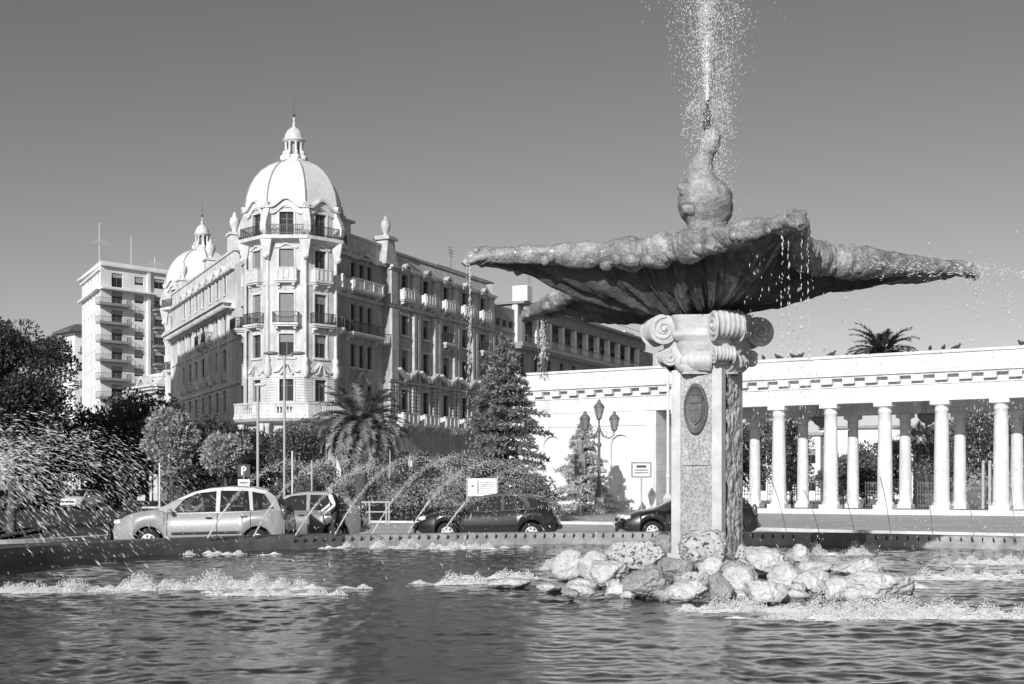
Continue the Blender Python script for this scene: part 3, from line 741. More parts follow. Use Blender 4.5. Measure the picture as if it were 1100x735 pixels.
for t in lt:
    hood(lr, t, 22.25, 2.4, .6, -.45, -.02, 0, .28)
    lr.prism([(t - .85, 11.9), (t, 12.75), (t + .85, 11.9), (t + .7, 11.75), (t, 12.45), (t - .7, 11.75)], -.35, -.004)
    for a, b, w_ in rowsL:
        for q in (-1, 1): lr.box(*sorted((t + q * w_/2, t + q * (w_/2 + .16))), -.1, -.0035, a, b + .1)
        lr.box(t - .7, t + .7, -.13, -.0045, b, b + .16); lr.box(t - .62, t + .62, -.13, -.0047, a - .14, a)
    for k in range(8):
        for q in (-1, 1): lr.box(*sorted((t + q * .8, t + q * 1.45)), -.13, -.005, 8.0 + k * .38, 8.0 + k * .38 + .31)
for x in (L0 - 4.2, 18.6, 4.2):
    lr.box(x - .7, x + .7, -.1, 1.0, 23.95, 25.4 if x > 25 else 24.7); z = 25.4 if x > 25 else 24.7
    lr.box(x - .85, x + .85, -.25, 1.15, z, z + .22)
    lr.lathe([(r_, q + z + .22 - 26.0) for r_, q in urn], 14, (x, .45))
for k in range(8): lr.box(.2 + k * 4.1, .5 + k * 4.1, -.2, -.006, 11.5, 18.3)
lr.build('side_trim', 'trim', palace)
for i, t in enumerate(lt):
    for j, (a, b, w_) in enumerate(rowsL): window(palace, WL, t, a, w_, b - a, .1, .3 if (i + j) % 3 == 0 else 0, False, 1)
    if i in (2, 3): balcony(palace, WL, t, 16.15, 1.9, .8)
for a, b, w_ in rowsL: window(palace, WL, tb, a, 1.1, b - a, .2, 0, False, 1)
balcony(palace, WL, tb, 16.0, 2.3, .9); balcony(palace, WL, 13.5, 7.9, 9.0, 1.1, False, .9)
# roof
m = MB(); p = [WL @ Vector((0, .3, 23.5)), WL @ Vector((L0, .3, 23.5)), WR @ Vector((-1, 1.2, 23.5)), WR @ Vector((30.6, 1.2, 23.5)), WR @ Vector((30.6, 14, 24.4)), WL @ Vector((0, 12, 24.4))]
m.add([tuple(v - Vector((TX, TY, 0))) for v in p], [(0, 1, 5), (1, 2, 4, 5), (2, 3, 4)]); m.build('roof', 'grey', palace)

# ------------------------------------------------------------------ the office block with a loggia further down the same street
office = thing('office_building', 'plain grey building with a pillared loggia on top, beyond the ornate palace', 'building', WR @ Matrix.Translation((31.0, 0, 0)))
WO = WM[office.name]
mb = MB()
opo = [(x - .55, x + .55, z, z + h) for x in (1.0, 2.7, 4.4) for z, h in ((16.2, 2.6), (12.4, 2.4), (8.5, 2.4), (20.1, .8))]
wall(mb, 0, 5.6, 0, 22.4, opo, .25)
mb.add([(0, 0, 0), (0, 10, 0), (0, 10, 23.4), (0, 0, 22.4)], [(0, 1, 2, 3)])
for z in (12.0, 15.7, 19.6): mb.box(0, 5.5, -.1, -.002, z, z + .14)
opd = [(8 + 4.02 * k - .9, 8 + 4.02 * k + .9, z, z + 2.1) for k in range(11) for z in (4.5, 8.2, 11.9, 15.4)]
wall(mb, 5.6, 50.3, 0, 18.2, opd, .25, .3)
mb.box(5.6, 50.3, 2.9, 3.1, 18.2, 22.4); mb.box(5.6, 5.9, .3, 3.0, 18.2, 22.4)
mb.box(50.1, 56, .3, 12, 0, 22.0)
mb.build('wall', 'grey', office, WO)
for x0, x1, z0, z1, *_ in [(a, b, c, d) for a, b, c, d in opo]: window(office, WO, (x0 + x1) / 2, z0, x1 - x0, z1 - z0, .18, .3 if z1 - z0 > 2 else 0, False, 1)
for a, b, c, d in opd: window(office, WO, (a + b) / 2, c, b - a, d - c, .5, 0, False, 2)
mb = MB(); mb.box(5.4, 50.4, -1.1, 3.0, 18.2, 18.65); mb.box(5.4, 50.4, -.9, .3, 17.9, 18.2); mb.build('loggia_floor', 'aptgrey', office, WO)
mb = MB(); mb.box(5.6, 50.6, -.4, 3.2, 21.9, 23.1); mb.box(5.2, 51.2, -1.3, 3.8, 23.1, 23.4); mb.build('loggia_roof', 'aptgrey', office, WO)
for k in range(11):
    p = MB(); x = 7.5 + 4.05 * k; p.box(x - .32, x + .32, -.25, .35, 18.66, 21.9); p.build('loggia_pillar', 'apt', office, WO)
p = MB(); p.box(5.45, 6.9, -.35, .3, 18.66, 23.09); p.box(5.5, 6.9, -1.6, .3, 23.41, 25.2); p.build('corner_pier', 'apt', office, WO)
for k in range(11):
    x = 7.5 + 4.05 * k + 2; q = MB(); q.box(x - .9, x + .9, 2.84, 2.9, 18.7, 21.2); q.build('loggia_door', 'pane', office, WO)
r = MB(); railing(r, 6.9, 50, -1.0, .2, 18.65, .9, .35, 0, .02); r.build('railing', 'ironmid', office, WO)
r = MB(); railing(r, 12, 50, -.6, 2.6, 23.4, 1.0, 1.6, 0, .03); r.build('roof_railing', 'postgrey', office, WO)
q = MB(); q.box(-8, 5.5, 3.2, 9, 22.4, 25.6); q.box(-8.3, 5.9, 2.9, 9.3, 25.6, 25.85)
for x in (.8, 2.6, 4.2): q.box(x - .25, x + .25, 3.1, 3.19, 22.8, 25.2, 1)
q.build('penthouse', ['grey', 'roofdark'], office, WO)
q = MB(); q.box(44, 48, .4, 2, 23.4, 24.2); q.build('roof_hut', 'apt', office, WO)
for x, y, h in ((-3, 4, 3.2), (14, 2, 2.2), (1.0, 6, 3.6)):
    q = MB(); q.tube([(x, y, 23.4), (x, y, 25.6 + h)], .03, 5)
    for k in range(3): q.tube([(x - .7, y, 25.4 + h - .3 * k), (x + .7, y, 25.4 + h - .3 * k)], .02, 4)
    q.build('antenna', 'ironmid', office, WO)

# ------------------------------------------------------------------ apartment tower at the end of the street
apt = thing('apartment_block', 'tall white apartment block with stacked balconies at the street end', 'building', frame(-64.7, 205, .674, .738))
WB = WM[apt.name]; Wside = frame(-64.7 - .457 * 18, 205 + .889 * 18, .457, -.889)
mb = MB(); zs = [36.0 - 2.95 * k for k in range(12)]
opa = []
for k in range(12):
    z = zs[k] - 2.6
    opa += [(1.9, 3.9, z + .1, z + 2.3), (6.0, 7.7, z + .9, z + 2.2), (9.6, 11.6, z + (.7 if k == 0 else .1), z + 2.3), (14, 15.4, z + .9, z + 2.2)]
wall(mb, 0, 24, 0, 36.6, opa, .25)
mb.add([(24, 0, 0), (24, 16, 0), (24, 16, 36.6), (24, 0, 36.6)], [(0, 1, 2, 3)])
mb.box(8.25, 8.75, -.35, -.002, 0, 36.6)
mb.build('front_wall', 'apt', apt, WB)
mb = MB(); ops2 = [(x - .55, x + .55, z - 1.7, z - .4) for x in (3, 6.2, 9.4, 12.6, 15.4) for z in zs]
wall(mb, 0, 18, 0, 36.6, ops2, .25); mb.build('side_wall', 'apt', apt, Wside)
mb = MB(); lf_ = WB.inverted() @ Wside @ Vector((0, 0, 0)); rt = Vector((24, 0, 0)); bk = lf_ + rt
for z0, z1, o_ in ((36.6, 36.9, .5), (36.9, 37.4, .1)):
    q_ = [Vector((-.4 * o_, -o_, 0)), rt + Vector((o_, -o_, 0)), bk + Vector((o_, o_, 0)), lf_ + Vector((-1.2 * o_, o_, 0))]
    mb.add([(v.x, v.y, z) for z in (z0, z1) for v in q_], [(0, 1, 2, 3), (4, 5, 6, 7), (0, 1, 5, 4), (1, 2, 6, 5), (2, 3, 7, 6), (3, 0, 4, 7)])
mb.build('roof', 'apt', apt, WB); mb = MB(); mb.box(-.3, 9.5, -1.1, -.003, 32.9, 33.15); mb.build('canopy', 'apt', apt, WB)
mb = MB(); mb.box(-.3, 17.9, -.7, -.003, 32.9, 33.2); mb.box(0, 17.9, -.35, -.004, 35.9, 36.2); mb.build('side_cornice', 'apt', apt, Wside)
for a, b, c, d in opa: window(apt, WB, (a + b) / 2, c, b - a, d - c, .18, .75 if b - a > 1.5 and b - a < 1.9 else .3, True, 1)
for a, b, c, d in ops2: window(apt, Wside, (a + b) / 2, c, b - a, d - c, .18, .5, True, 1)
for k in range(1, 12):
    z = zs[k] - 2.6
    for t0, t1, d in ((-.9, 4.7, 1.3), (9.1, 12.4, 1.1)):
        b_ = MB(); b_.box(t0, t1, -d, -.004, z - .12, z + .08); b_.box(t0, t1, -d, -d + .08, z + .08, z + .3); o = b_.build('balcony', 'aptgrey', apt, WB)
        r = MB(); railing(r, t0 + .05, t1 - .05, -d + .05, -.02, z + .08, .95, .3, 0, .02); r.build('railing', 'ironmid', o, WB)
for x, y, h in ((1.5, 3, 6.5), (6.6, 2, 5.0), (11, 2, 2.2)):
    q = MB(); q.tube([(x, y, 37.4), (x, y, 37.4 + h)], .07, 5)
    if h != 5.0:
        for j in range(3): q.tube([(x - 1.6 + .4 * j, y, 37.0 + h * .55 + .25 * j), (x + 1.9 - .4 * j, y - .3, 37.0 + h * .55 + .25 * j)], .04, 4)
    q.build('antenna', 'postpale', apt, WB)
apt2 = thing('apartment_block', 'narrow pale apartment block with an overhanging dark eave, left of the balcony tower', 'building', frame(-85.0, 246, .66, -.75))
W2 = WM[apt2.name]; mb = MB()
op3 = [(x - .6, x + .6, z, z + 1.5) for x in (1.6, 4.2) for z in [27.6 - 3.1 * k for k in range(9)]]
wall(mb, 0, 6, 0, 30.5, op3, .25); mb.add([(6, 0, 0), (6, 12, 0), (6, 12, 30.5), (6, 0, 30.5)], [(0, 1, 2, 3)]); mb.build('wall', 'apt', apt2, W2)
mb = MB(); mb.box(-1.0, 7.2, -1.4, 12, 30.5, 30.9); mb.taper(3.1, 5, 30.9, 32.2, 4.1, 6.4, 1.5, 4); mb.build('roof', 'roofdark', apt2, W2)
for a, b, c, d in op3: window(apt2, W2, (a + b) / 2, c, b - a, d - c, .18, .4, True, 1)
for k in range(8):
    z = 26.7 - 3.1 * k; b_ = MB(); b_.box(6.0, 7.3, .5, 6, z, z + .2); b_.box(7.15, 7.3, .5, 6, z + .2, z + 1.1); b_.build('balcony', 'aptgrey', apt2, W2)

# ------------------------------------------------------------------ small baroque corner house before the apartment tower
vil = thing('corner_house', 'low pale house with heavy stepped cornice between palace and apartment block', 'house', frame(-44.6, 164, .75, .66))
WV = WM[vil.name]; WVs = frame(-44.6 - .62 * 6.5, 164 + .785 * 6.5, .62, -.785)
mb = MB(); wall(mb, 0, 10, 0, 14.2, [(2, 3.2, 9.6, 12.2), (5.6, 6.8, 9.6, 12.2)], .25); mb.build('wall', 'aptgrey', vil, WV)  # grey plaster here carries the shade of this face
mb = MB(); wall(mb, 0, 6.5, 0, 14.2, [(1.2, 2.4, 9.6, 12.2), (4.0, 5.2, 9.6, 12.2)], .25); mb.build('side_wall', 'palace', vil, WVs)
mb = MB(); ce = Vector((0, 0, 0))
for Wc, ln in ((WV, 10), (WVs, 6.5)):
    mb.M = WV.inverted() @ Wc
    for z0, z1, d in ((12.6, 12.9, .3), (13.6, 14.0, .5), (14.0, 14.35, .9), (14.35, 14.6, 1.2)): mb.box(-d * .6, ln + d * .6, -d, .3, z0, z1)
    hood(mb, ln * .5, 14.6, ln * .8, 1.3, -.9, .2, 0, .4)
mb.M = None; mb.build('cornice', 'trim', vil, WV)
mb = MB(); mb.taper(4.2, 3.6, 14.6, 15.9, 4.4, 3.4, 2.6, 2.0); mb.taper(4.2, 3.6, 15.9, 16.3, 2.8, 2.2, 2.8, 2.2); mb.build('roof', 'trim', vil, WV)
for x in (2.6, 6.2): window(vil, WV, x, 9.6, 1.2, 2.6, .18, .4, False, 1)
for x in (1.8, 4.6): window(vil, WVs, x, 9.6, 1.2, 2.6, .18, .4, False, 1)
# tall house across the side street (left of the view; it shades the side facade)
blk = thing('street_block', 'tall plain block across the side street from the palace', 'building', frame(-40, 76, -.4226, .906))
Wk = WM[blk.name]; mb = MB()
wall(mb, 0, 30, 0, 34.6, [(x - .6, x + .6, z, z + 1.7) for x in range(3, 30, 4) for z in range(4, 33, 4)], .25); mb.box(0, 30, .3, 14, 0, 34.5); mb.build('wall', 'apt', blk, Wk)
# ------------------------------------------------------------------ colonnade
col_t = thing('colonnade', 'long white classical colonnade with a solid wall at one end', 'colonnade', frame(20.3, 83.0, .844, -.536))
WC = WM[col_t.name]; SP = 3.46; KL, KR = -3, 6          # columns k = -3 .. 6
XE0, XE1 = -24.5, 24.0
def column(x, y, r, z0, z1, name='column'):
    m = MB(); hh = z1 - z0
    prof = [(r * 1.18, z0 + .28), (r * 1.22, z0 + .36), (r * 1.12, z0 + .45), (r, z0 + .5)]
    for i in range(1, 9):
        q = i / 8; prof.append((r * (1 - .16 * q ** 1.6), z0 + .5 + (hh - 1.15) * q))
    prof += [(r * .92, z1 - .62), (r * .92, z1 - .55), (r * .86, z1 - .52), (r * .87, z1 - .38), (r * 1.1, z1 - .26)]
    m.lathe(prof, 24, (x, y))
    m.box(x - r * 1.25, x + r * 1.25, y - r * 1.25, y + r * 1.25, z0, z0 + .28); m.box(x - r * 1.2, x + r * 1.2, y - r * 1.2, y + r * 1.2, z1 - .26, z1)
    return m.build(name, 'marble', col_t, WC)
mb = MB(); mb.box(-13, XE1 + 1, -1.6, 6.6, 0, .16); mb.box(-12.5, XE1 + 1, -1.1, 6.2, .16, .30); mb.box(-12.3, XE1 + .9, .7, 6.0, .301, .304, 1); mb.build('step', ['marble', 'pavegrey'], col_t, WC)
for k in range(KL, KR + 1): column(k * SP, 0, .47, .30, 6.95)
for k in range(KL, KR + 1): column(k * SP, 4.5, .40, .30, 6.45, 'rear_column')
wl = MB()
def arch_poly(cx, w, z0, zs, n=14): return [(cx - w/2, z0), (cx + w/2, z0)] + [(cx + w/2 * cos(pi * i / n), zs + w/2 * sin(pi * i / n)) for i in range(n + 1)]
niches = [-14.85, -20.35]
outer = [(XE0, 0), (-12.1, 0), (-12.1, 6.95), (XE0, 6.95)]
wl.panel(outer, [arch_poly(x, 1.5, .9, 4.6) for x in niches], lambda x, z: (x, -.45, z))
for x in niches:
    ap = arch_poly(x, 1.5, .9, 4.6); n_ = len(ap)
    wl.add([(a, -.45, b) for a, b in ap] + [(a, -.22, b) for a, b in ap], [(i, (i + 1) % n_, n_ + (i + 1) % n_, n_ + i) for i in range(n_)] + [tuple(range(n_, 2 * n_))])
wl.add([(-12.1, -.45, 0), (-12.1, 6.5, 0), (-12.1, 6.5, 6.95), (-12.1, -.45, 6.95)], [(0, 1, 2, 3)])
wl.add([(XE0, -.45, 0), (XE0, 6.5, 0), (XE0, 6.5, 6.95), (XE0, -.45, 6.95)], [(0, 1, 2, 3)])
wl.add([(XE0, 6.5, 0), (-12.1, 6.5, 0), (-12.1, 6.5, 6.95), (XE0, 6.5, 6.95)], [(0, 1, 2, 3)])
wl.build('end_wall', 'ashlar', col_t, WC)
pl = MB(); pl.box(XE0 - .1, -12.0, -.62, -.452, 0, .75); pl.box(XE0 - .05, -12.05, -.52, -.453, 5.95, 6.1)
for x in (-12.45,): pl.box(x - .35, x + .3, -.55, -.454, .75, 5.95)
pl.build('plinth', 'marble', col_t, WC)
en = MB()
en.box(XE0 - .05, XE1, -.50, .5, 6.95, 7.95); en.box(XE0 - .1, XE1, -.58, .52, 7.95, 8.08)
en.box(XE0 - .05, XE1, 4.1, 5.0, 6.45, 8.0); en.box(XE0, XE1, .5, 4.1, 7.75, 8.0)     # back beam, ceiling
en.box(XE0 - .05, XE1, -.50, 5.0, 8.081, 8.5)
en.box(XE0 - .5, XE1, -.95, 5.3, 8.5, 8.62); en.box(XE0 - .65, XE1, -1.1, 5.4, 8.62, 8.85); en.box(XE0 - .55, XE1, -1.0, 5.3, 8.85, 8.95)
en.box(XE0 + .1, XE1, -.35, 5.0, 8.95, 9.82); en.box(XE0, XE1, -.47, 5.1, 9.82, 9.98)
for k in range(KL, KR): en.box(k * SP + SP / 2 - .2, k * SP + SP / 2 + .2, .501, 4.1, 7.2, 7.75)
en.build('entablature', 'entab', col_t, WC)
dn = MB()
k = 0; x = XE0
while x < XE1 - 1.0:
    dn.box(x, x + .72, -.93, -.503, 8.16, 8.499); x += 1.42
dn.build('modillion_blocks', 'marble', col_t, WC)
# railing that closes the park behind the columns
fen = thing('park_fence', 'ornate dark iron fence between the rear columns of the white colonnade', 'fence', WC @ T(0, 5.6))
for k in range(KL, KR):
    f = MB(); x0, x1 = k * SP + .5, (k + 1) * SP - .5
    for z in (.45, 1.2, 1.95): f.box(x0, x1, -.03, .03, z - .03, z + .03)
    n = 14
    for i in range(n + 1):
        x = x0 + (x1 - x0) * i / n; f.box(x - .018, x + .018, -.018, .018, .3, 2.1)
        if i < n:
            c_ = x + (x1 - x0) / n / 2
            for zc in (.7, 1.58): f.tube([(c_ + .1 * cos(t), 0, zc + .2 * sin(t)) for t in [2 * pi * q / 8 for q in range(9)]], .02, 4)
    f.build('panel', 'ironmid', fen)
gp = thing('gate_post', 'pair of slim pale posts of the park gate between two columns', 'gate post', WC @ T(1.72 * 4.9, 5.2))
for x in (-.3, .1): q = MB(); q.box(x, x + .16, -.1, .1, .3, 3.2); q.ball((x + .08, 0, 3.28), .12, 8, 6); q.build('post', 'postgrey', gp)
for k, lab in ((-1, 'hanging lantern under the colonnade ceiling, left of the open sky bay'), (1, 'hanging lantern above the low palm under the colonnade ceiling')):
    t = thing('hanging_lantern', lab, 'lantern', WC @ T(k * SP + SP / 2 + .1, 3.0), 'hanging lanterns in the colonnade')
    q = MB()
    for a in range(3): q.tube([(0, 0, 7.75), (.55 * cos(a * 2.09), .55 * sin(a * 2.09), 6.35)], .02, 4)
    q.build('chain', 'iron', t)
    q = MB(); q.lathe([(.6, 6.35), (.66, 6.28), (.62, 6.1), (.42, 5.85), (.2, 5.72), (.1, 5.6), (.02, 5.55)], 16); q.build('bowl', 'ironmid', t)
# pigeons along the top
rp = random.Random(3)
pig = None
for i, x in enumerate([-6.2, -5.2, -4.4, -3.4, -2.4, -1.9, .2, 5.0, 6.3, 7.1, 7.9, 11.6, 12.2, 12.9]):
    Wp = WC @ T(x, -.3, 9.98, rp.uniform(0, 6.28))
    if pig is None:
        q = MB(); q.ball((0, 0, .16), (.2, .11, .11), 10, 7); q.ball((.17, 0, .3), (.07, .06, .075), 8, 6); q.tube([(.1, 0, .2), (.17, 0, .3)], [.08, .05], 6)
        q.tube([(-.12, 0, .15), (-.36, 0, .1)], [.08, .03], 6); q.tube([(.23, 0, .3), (.28, 0, .285)], [.02, .006], 5)
        for s in (-1, 1): q.tube([(.02, s * .04, .08), (.03, s * .04, 0)], .012, 4)
        pig = tag(q.build('pigeon', 'pigeon', None, Wp), 'small dark pigeon perched along the top edge of the white colonnade', 'pigeon', 'pigeons on the colonnade')
    else: copy_tree(pig, Wp)

# ------------------------------------------------------------------ the fountain
FX, FY = BC
fo = thing('fountain', 'weathered stone fountain with a star shaped bowl on a carved square pillar', 'fountain', T(FX, FY))
WF = WM[fo.name]
rn = Vector((11.3, 4.7, 2.1))
def fbm(p, s, o=4): return noise.fractal(Vector(p) * s + rn, 1.0, 2.0, o)
# pillar: local x to the right along the front face, y into it
WP = T(FX, FY, 0, radians(-32)); hw = .425
pb = MB(); pb.box(-hw + .05, hw - .05, -hw + .05, hw - .05, -.3, 3.55)
for sx in (-1, 1):
    for sy in (-1, 1): pb.box(*sorted((sx * hw, sx * (hw - .16))), *sorted((sy * hw, sy * (hw - .16))), -.3, 3.5)
pb.box(-hw - .05, hw + .05, -hw - .05, hw + .05, -.3, .62)
pb.build('pillar', 'granitesm', fo, WP)
p = MB(); p.box(-hw + .163, hw - .163, -hw + .015, -hw + .06, .62, 3.42); p.box(-hw + .2, hw - .2, -hw - .012, -hw + .02, 2.0, 2.2); p.build('front_panel', 'granite', fo, WP)
p = MB(); nu, nv = 26, 150; P = []
for i in range(nu):
    row = []
    for j in range(nv):
        y = -hw + .165 + (2 * hw - .33) * i / (nu - 1); z = .62 + 2.8 * j / (nv - 1)
        d = .026 * noise.noise(Vector((y * 9, z * 5.5, 3.3))) + .022 * noise.noise(Vector((y * 22, z * 13, 1.3)))
        row.append((hw + .012 + d, y, z))
    P.append(row)
p.grid(P, 0, True); p.build('hewn_panel', 'rough', fo, WP)
# oval bronze plaque with a crown over a shield
me_ = MB(); zc, rx, rz = 2.88, .20, .395
P = []
for r_, y in ((1.0, -hw + .02), (1.0, -hw - .045), (.93, -hw - .06), (.86, -hw - .045), (.82, -hw - .02), (.45, -hw - .03), (.001, -hw - .032)):
    P.append([(rx * r_ * cos(a), y, zc + rz * (r_ - (.0 if r_ < .9 else 0)) * (abs(sin(a)) ** 1.15 * (1 if sin(a) > 0 else -1))) for a in [2 * pi * q / 48 for q in range(48)]])
me_.grid(P, 0, True, cv=True)
plq = me_.build('plaque', 'bronze', fo, WP)
cr = MB(); y0, y1 = -hw - .055, -hw - .03
cr.prism([(-.1, zc + .09), (.1, zc + .09), (.135, zc + .2), (.07, zc + .14), (.04, zc + .21), (0, zc + .15), (-.04, zc + .21), (-.07, zc + .14), (-.135, zc + .2)], y0, y1)
for x in (-.13, -.04, .04, .13): cr.ball((x, y0 + .01, zc + .22), .018, 8, 6)
cr.build('crown', 'bronze', plq, WP)
cr = MB(); cr.prism([(-.11, zc + .04), (.11, zc + .04), (.11, zc - .12), (.06, zc - .2), (0, zc - .25), (-.06, zc - .2), (-.11, zc - .12)], y0, y1)
cr.prism([(-.09, zc + .02), (.09, zc + .02), (.09, zc - .02), (-.09, zc - .02)], y0 - .012, y0 + .002); cr.prism([(-.02, zc - .03), (.02, zc - .03), (.02, zc - .2), (-.02, zc - .2)], y0 - .012, y0 + .002)
cr.build('shield', 'bronze', plq, WP)
# capital
cp = MB()
nu, nv = 40, 20; P = []
for j in range(nv):
    v = j / (nv - 1); z = 3.42 + .90 * v; row = []
    half = hw + .03 + .24 * max(0, v - .12) ** 1.3 + (.06 if .10 < v < .2 else 0) + (.07 if .62 < v < .72 else 0)
    for i in range(nu):
        a = 2 * pi * i / nu; n_ = max(abs(cos(a)), abs(sin(a))); rr = half / n_ ** .75
        d = .05 * fbm((cos(a) * rr, sin(a) * rr, z), 5) + .035 * sin(a * 20) * v
        row.append(((rr + d) * cos(a), (rr + d) * sin(a), z))
    P.append(row)
cp.grid(P, 0, True, cv=True)
def spiral(turns, r0, r1, n=40): return [(r0 + (r1 - r0) * (i / n) ** .8, turns * 2 * pi * i / n) for i in range(n + 1)]
def volute(mb, cx, cz, rad, axis_half, dirv, tang, start=pi * .6, turn=1, th=.075, turns=2.1):
    # ribbon scroll: spiral in the plane (dirv, z), pushed along tang
    pts = spiral(turns, rad, rad * .16)
    def P3(r, a, w): return tuple(cx + dirv * (r * cos(start + turn * a)) + tang * w + Vector((0, 0, cz + r * sin(start + turn * a))))
    W_ = [k / 12 - 1 for k in range(25)]; B_ = [(.90 + .12 * abs(sin(pi * 3 * w))) * (1 - .10 * w * w) for w in W_]
    O = [[P3(r * b, a, w * axis_half) for w, b in zip(W_, B_)] for r, a in pts]
    I_ = [[P3(max(.01, r - th * (r / rad) ** .5), a, w * axis_half) for w in W_] for r, a in pts]
    mb.grid(O, 0, True); mb.grid(I_, 0, True)
    for e in (0, -1):
        mb.grid([[o[e] for o in O], [o[e] for o in I_]], 0, True)
        w = W_[e] * axis_half * .9                         # recessed face of the scroll
        c0 = P3(0, 0, w); rim_ = [P3(rad * .92, t * 2 * pi / 24, w) for t in range(24)]
        mb.add([c0] + rim_, [(0, 1 + t, 1 + (t + 1) % 24) for t in range(24)], 0, False)
        mb.ball(P3(0, 0, w * 1.12), rad * .17, 8, 6)
base_a = -122
for k in range(4):
    a = radians(base_a + 45 + 90 * k); d = Vector((cos(a), sin(a), 0)); t = Vector((-sin(a), cos(a), 0))
    volute(cp, d * .81, 4.12, .255, .24, d, t, pi * .55, -1)
    volute(cp, d * .68, 3.70, .15, .17, d, t, pi * .55, -1)
    # neck of the scroll up to the bowl
    cp.tube([d * .45 + Vector((0, 0, 3.6)), d * .55 + Vector((0, 0, 4.0)), d * .6 + Vector((0, 0, 4.34))], [.2, .2, .2], 10)
for k in range(4):                                       # ribbed shells between the scrolls
    a0 = radians(base_a + 90 * k)
    P = []
    for i in range(25):
        q = i / 24; aa = a0 + radians(-30 + 60 * q)
        P.append([((.52 + .12 * sin(pi * v) + .03 * abs(sin(q * pi * 5))) * cos(aa), (.52 + .12 * sin(pi * v) + .03 * abs(sin(q * pi * 5))) * sin(aa), 3.48 + .3 * v - .05 * abs(q - .5)) for v in [j / 6 for j in range(7)]])
    cp.grid(P, 0, True)
cp.build('capital', 'capital', fo, WF)
# bowl
ARMS = [(191, 3.72, 5.22, 14), (279.5, 3.72, 5.17, 15), (9, 4.42, 5.24, 13), (134, 4.0, 4.82, 12), (72, 3.7, 5.1, 14)]
def adiff(a, b): return (a - b + pi) % (2 * pi) - pi
def bowl_rim(a):
    r = 1.55; z = 5.22; tip = 0
    for d, l, zt_, wd in ARMS:
        q = abs(adiff(a, radians(d))) / radians(wd); wgt = exp(-q ** 1.15)
        r += (l - 1.55) * wgt; z += (zt_ - 5.22) * wgt ** .6 ; tip = max(tip, wgt)
    return r, z, tip
NA = 720; NU = 30; under = []; upper = []; lip = []
AS = [2 * pi * i / NA for i in range(NA)]
for a in AS:
    r, z, tip = bowl_rim(a); row = []
    for j in range(NU + 1):
        u = j / NU; rr = .42 + (r - .08 - .42) * u
        zz = 4.36 + (z - .06 - 4.36) * (u ** (1.4 - .5 * cos(a + .2)))
        amp = sin(pi * min(1, u * 1.05)) ** .7
        fl = (.10 * (1 - abs(sin(a * 14 + .8 * sin(a * 5 + 3 * u)))) + .03 * abs(sin(a * 41 + 2 * u))) * (1 - .35 * tip)
        q = .10 * fbm((rr * cos(a), rr * sin(a), zz), 1.3) + .05 * fbm((rr * cos(a), rr * sin(a), zz), 4.0) 
        zz += (q * .6 + .03 * fbm((rr * cos(a), rr * sin(a), zz), 11)) * amp + fl * 1.5 * amp - .14 * sin(pi * u) * (1 - .8 * tip) + .16 * exp(-((u - .80) / .13) ** 2) * (1 - .5 * tip) - .10 * abs(sin(a * 11)) * max(0, u - .72) / .28 * (1 - .6 * tip) * (u < .995)
        row.append((rr * cos(a), rr * sin(a), zz))
    under.append(row)
    upper.append([(rr * cos(a), rr * sin(a), zz) for rr, zz in ((r - .05, z + .02), (r * .8, z - .1), (r * .4, min(z, 5.2) - .25), (.02, 4.95))])
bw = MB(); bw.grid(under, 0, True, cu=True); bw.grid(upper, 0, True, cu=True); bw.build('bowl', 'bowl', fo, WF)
lp = MB()
# the lip is swept along the rim; resampled by length so that the pointed tips stay round
pts = []
for a in AS:
    r, z, tip = bowl_rim(a); pts.append((r * cos(a), r * sin(a), z, tip, a))
out = []
for i in range(NA):
    p, q = pts[i], pts[(i + 1) % NA]; d = sqrt(sum((p[k] - q[k]) ** 2 for k in range(3))); n = max(1, int(d / .05))
    for k in range(n): out.append(tuple(p[m] + (q[m] - p[m]) * k / n if m < 4 else p[4] for m in range(5)))
n = len(out); C = [Vector(o[:3]) for o in out]; seg = 18; P = []
for _ in range(2): C = [(C[i - 1] + C[i] * 2 + C[(i + 1) % n]) / 4 for i in range(n)]
for i in range(n):
    t = (C[(i + 2) % n] - C[i - 2]).normalized(); up = Vector((0, 0, 1)); side = t.cross(up).normalized(); tip = out[i][3]
    rR = exp(-(adiff(out[i][4], radians(9)) / .35) ** 2); rad = .19 + .10 * rR * (1 - tip) - (.09 + .02 * rR) * tip ** 1.4 + .018 * fbm(C[i], 1.6) + (.085 * abs(sin(out[i][4] * 11)) ** 1.5 * max(0, 1 - tip * 1.5))
    row = []
    for k in range(seg):
        b = 2 * pi * k / seg; sb = sin(b); v = side * cos(b) * rad * (.95 if sb > 0 else .95 - .25 * sb * sb) + up * (sb * .82 if sb > 0 else sb * 1.28) * rad
        w_ = C[i] + v; w_ += v.normalized() * (.03 * fbm(w_, 4.5) + .012 * fbm(w_, 15) - .030 * max(0, sin(i * .05 * 7.5 + b * 1.6)) ** 5 - .022 * max(0, cos(b * 5 + out[i][4] * 3)) ** 3); row.append(tuple(w_))
    P.append(row)
lp.grid(P, 0, True, cu=True, cv=True)
fr = lp; rf = random.Random(12); k_ = 0
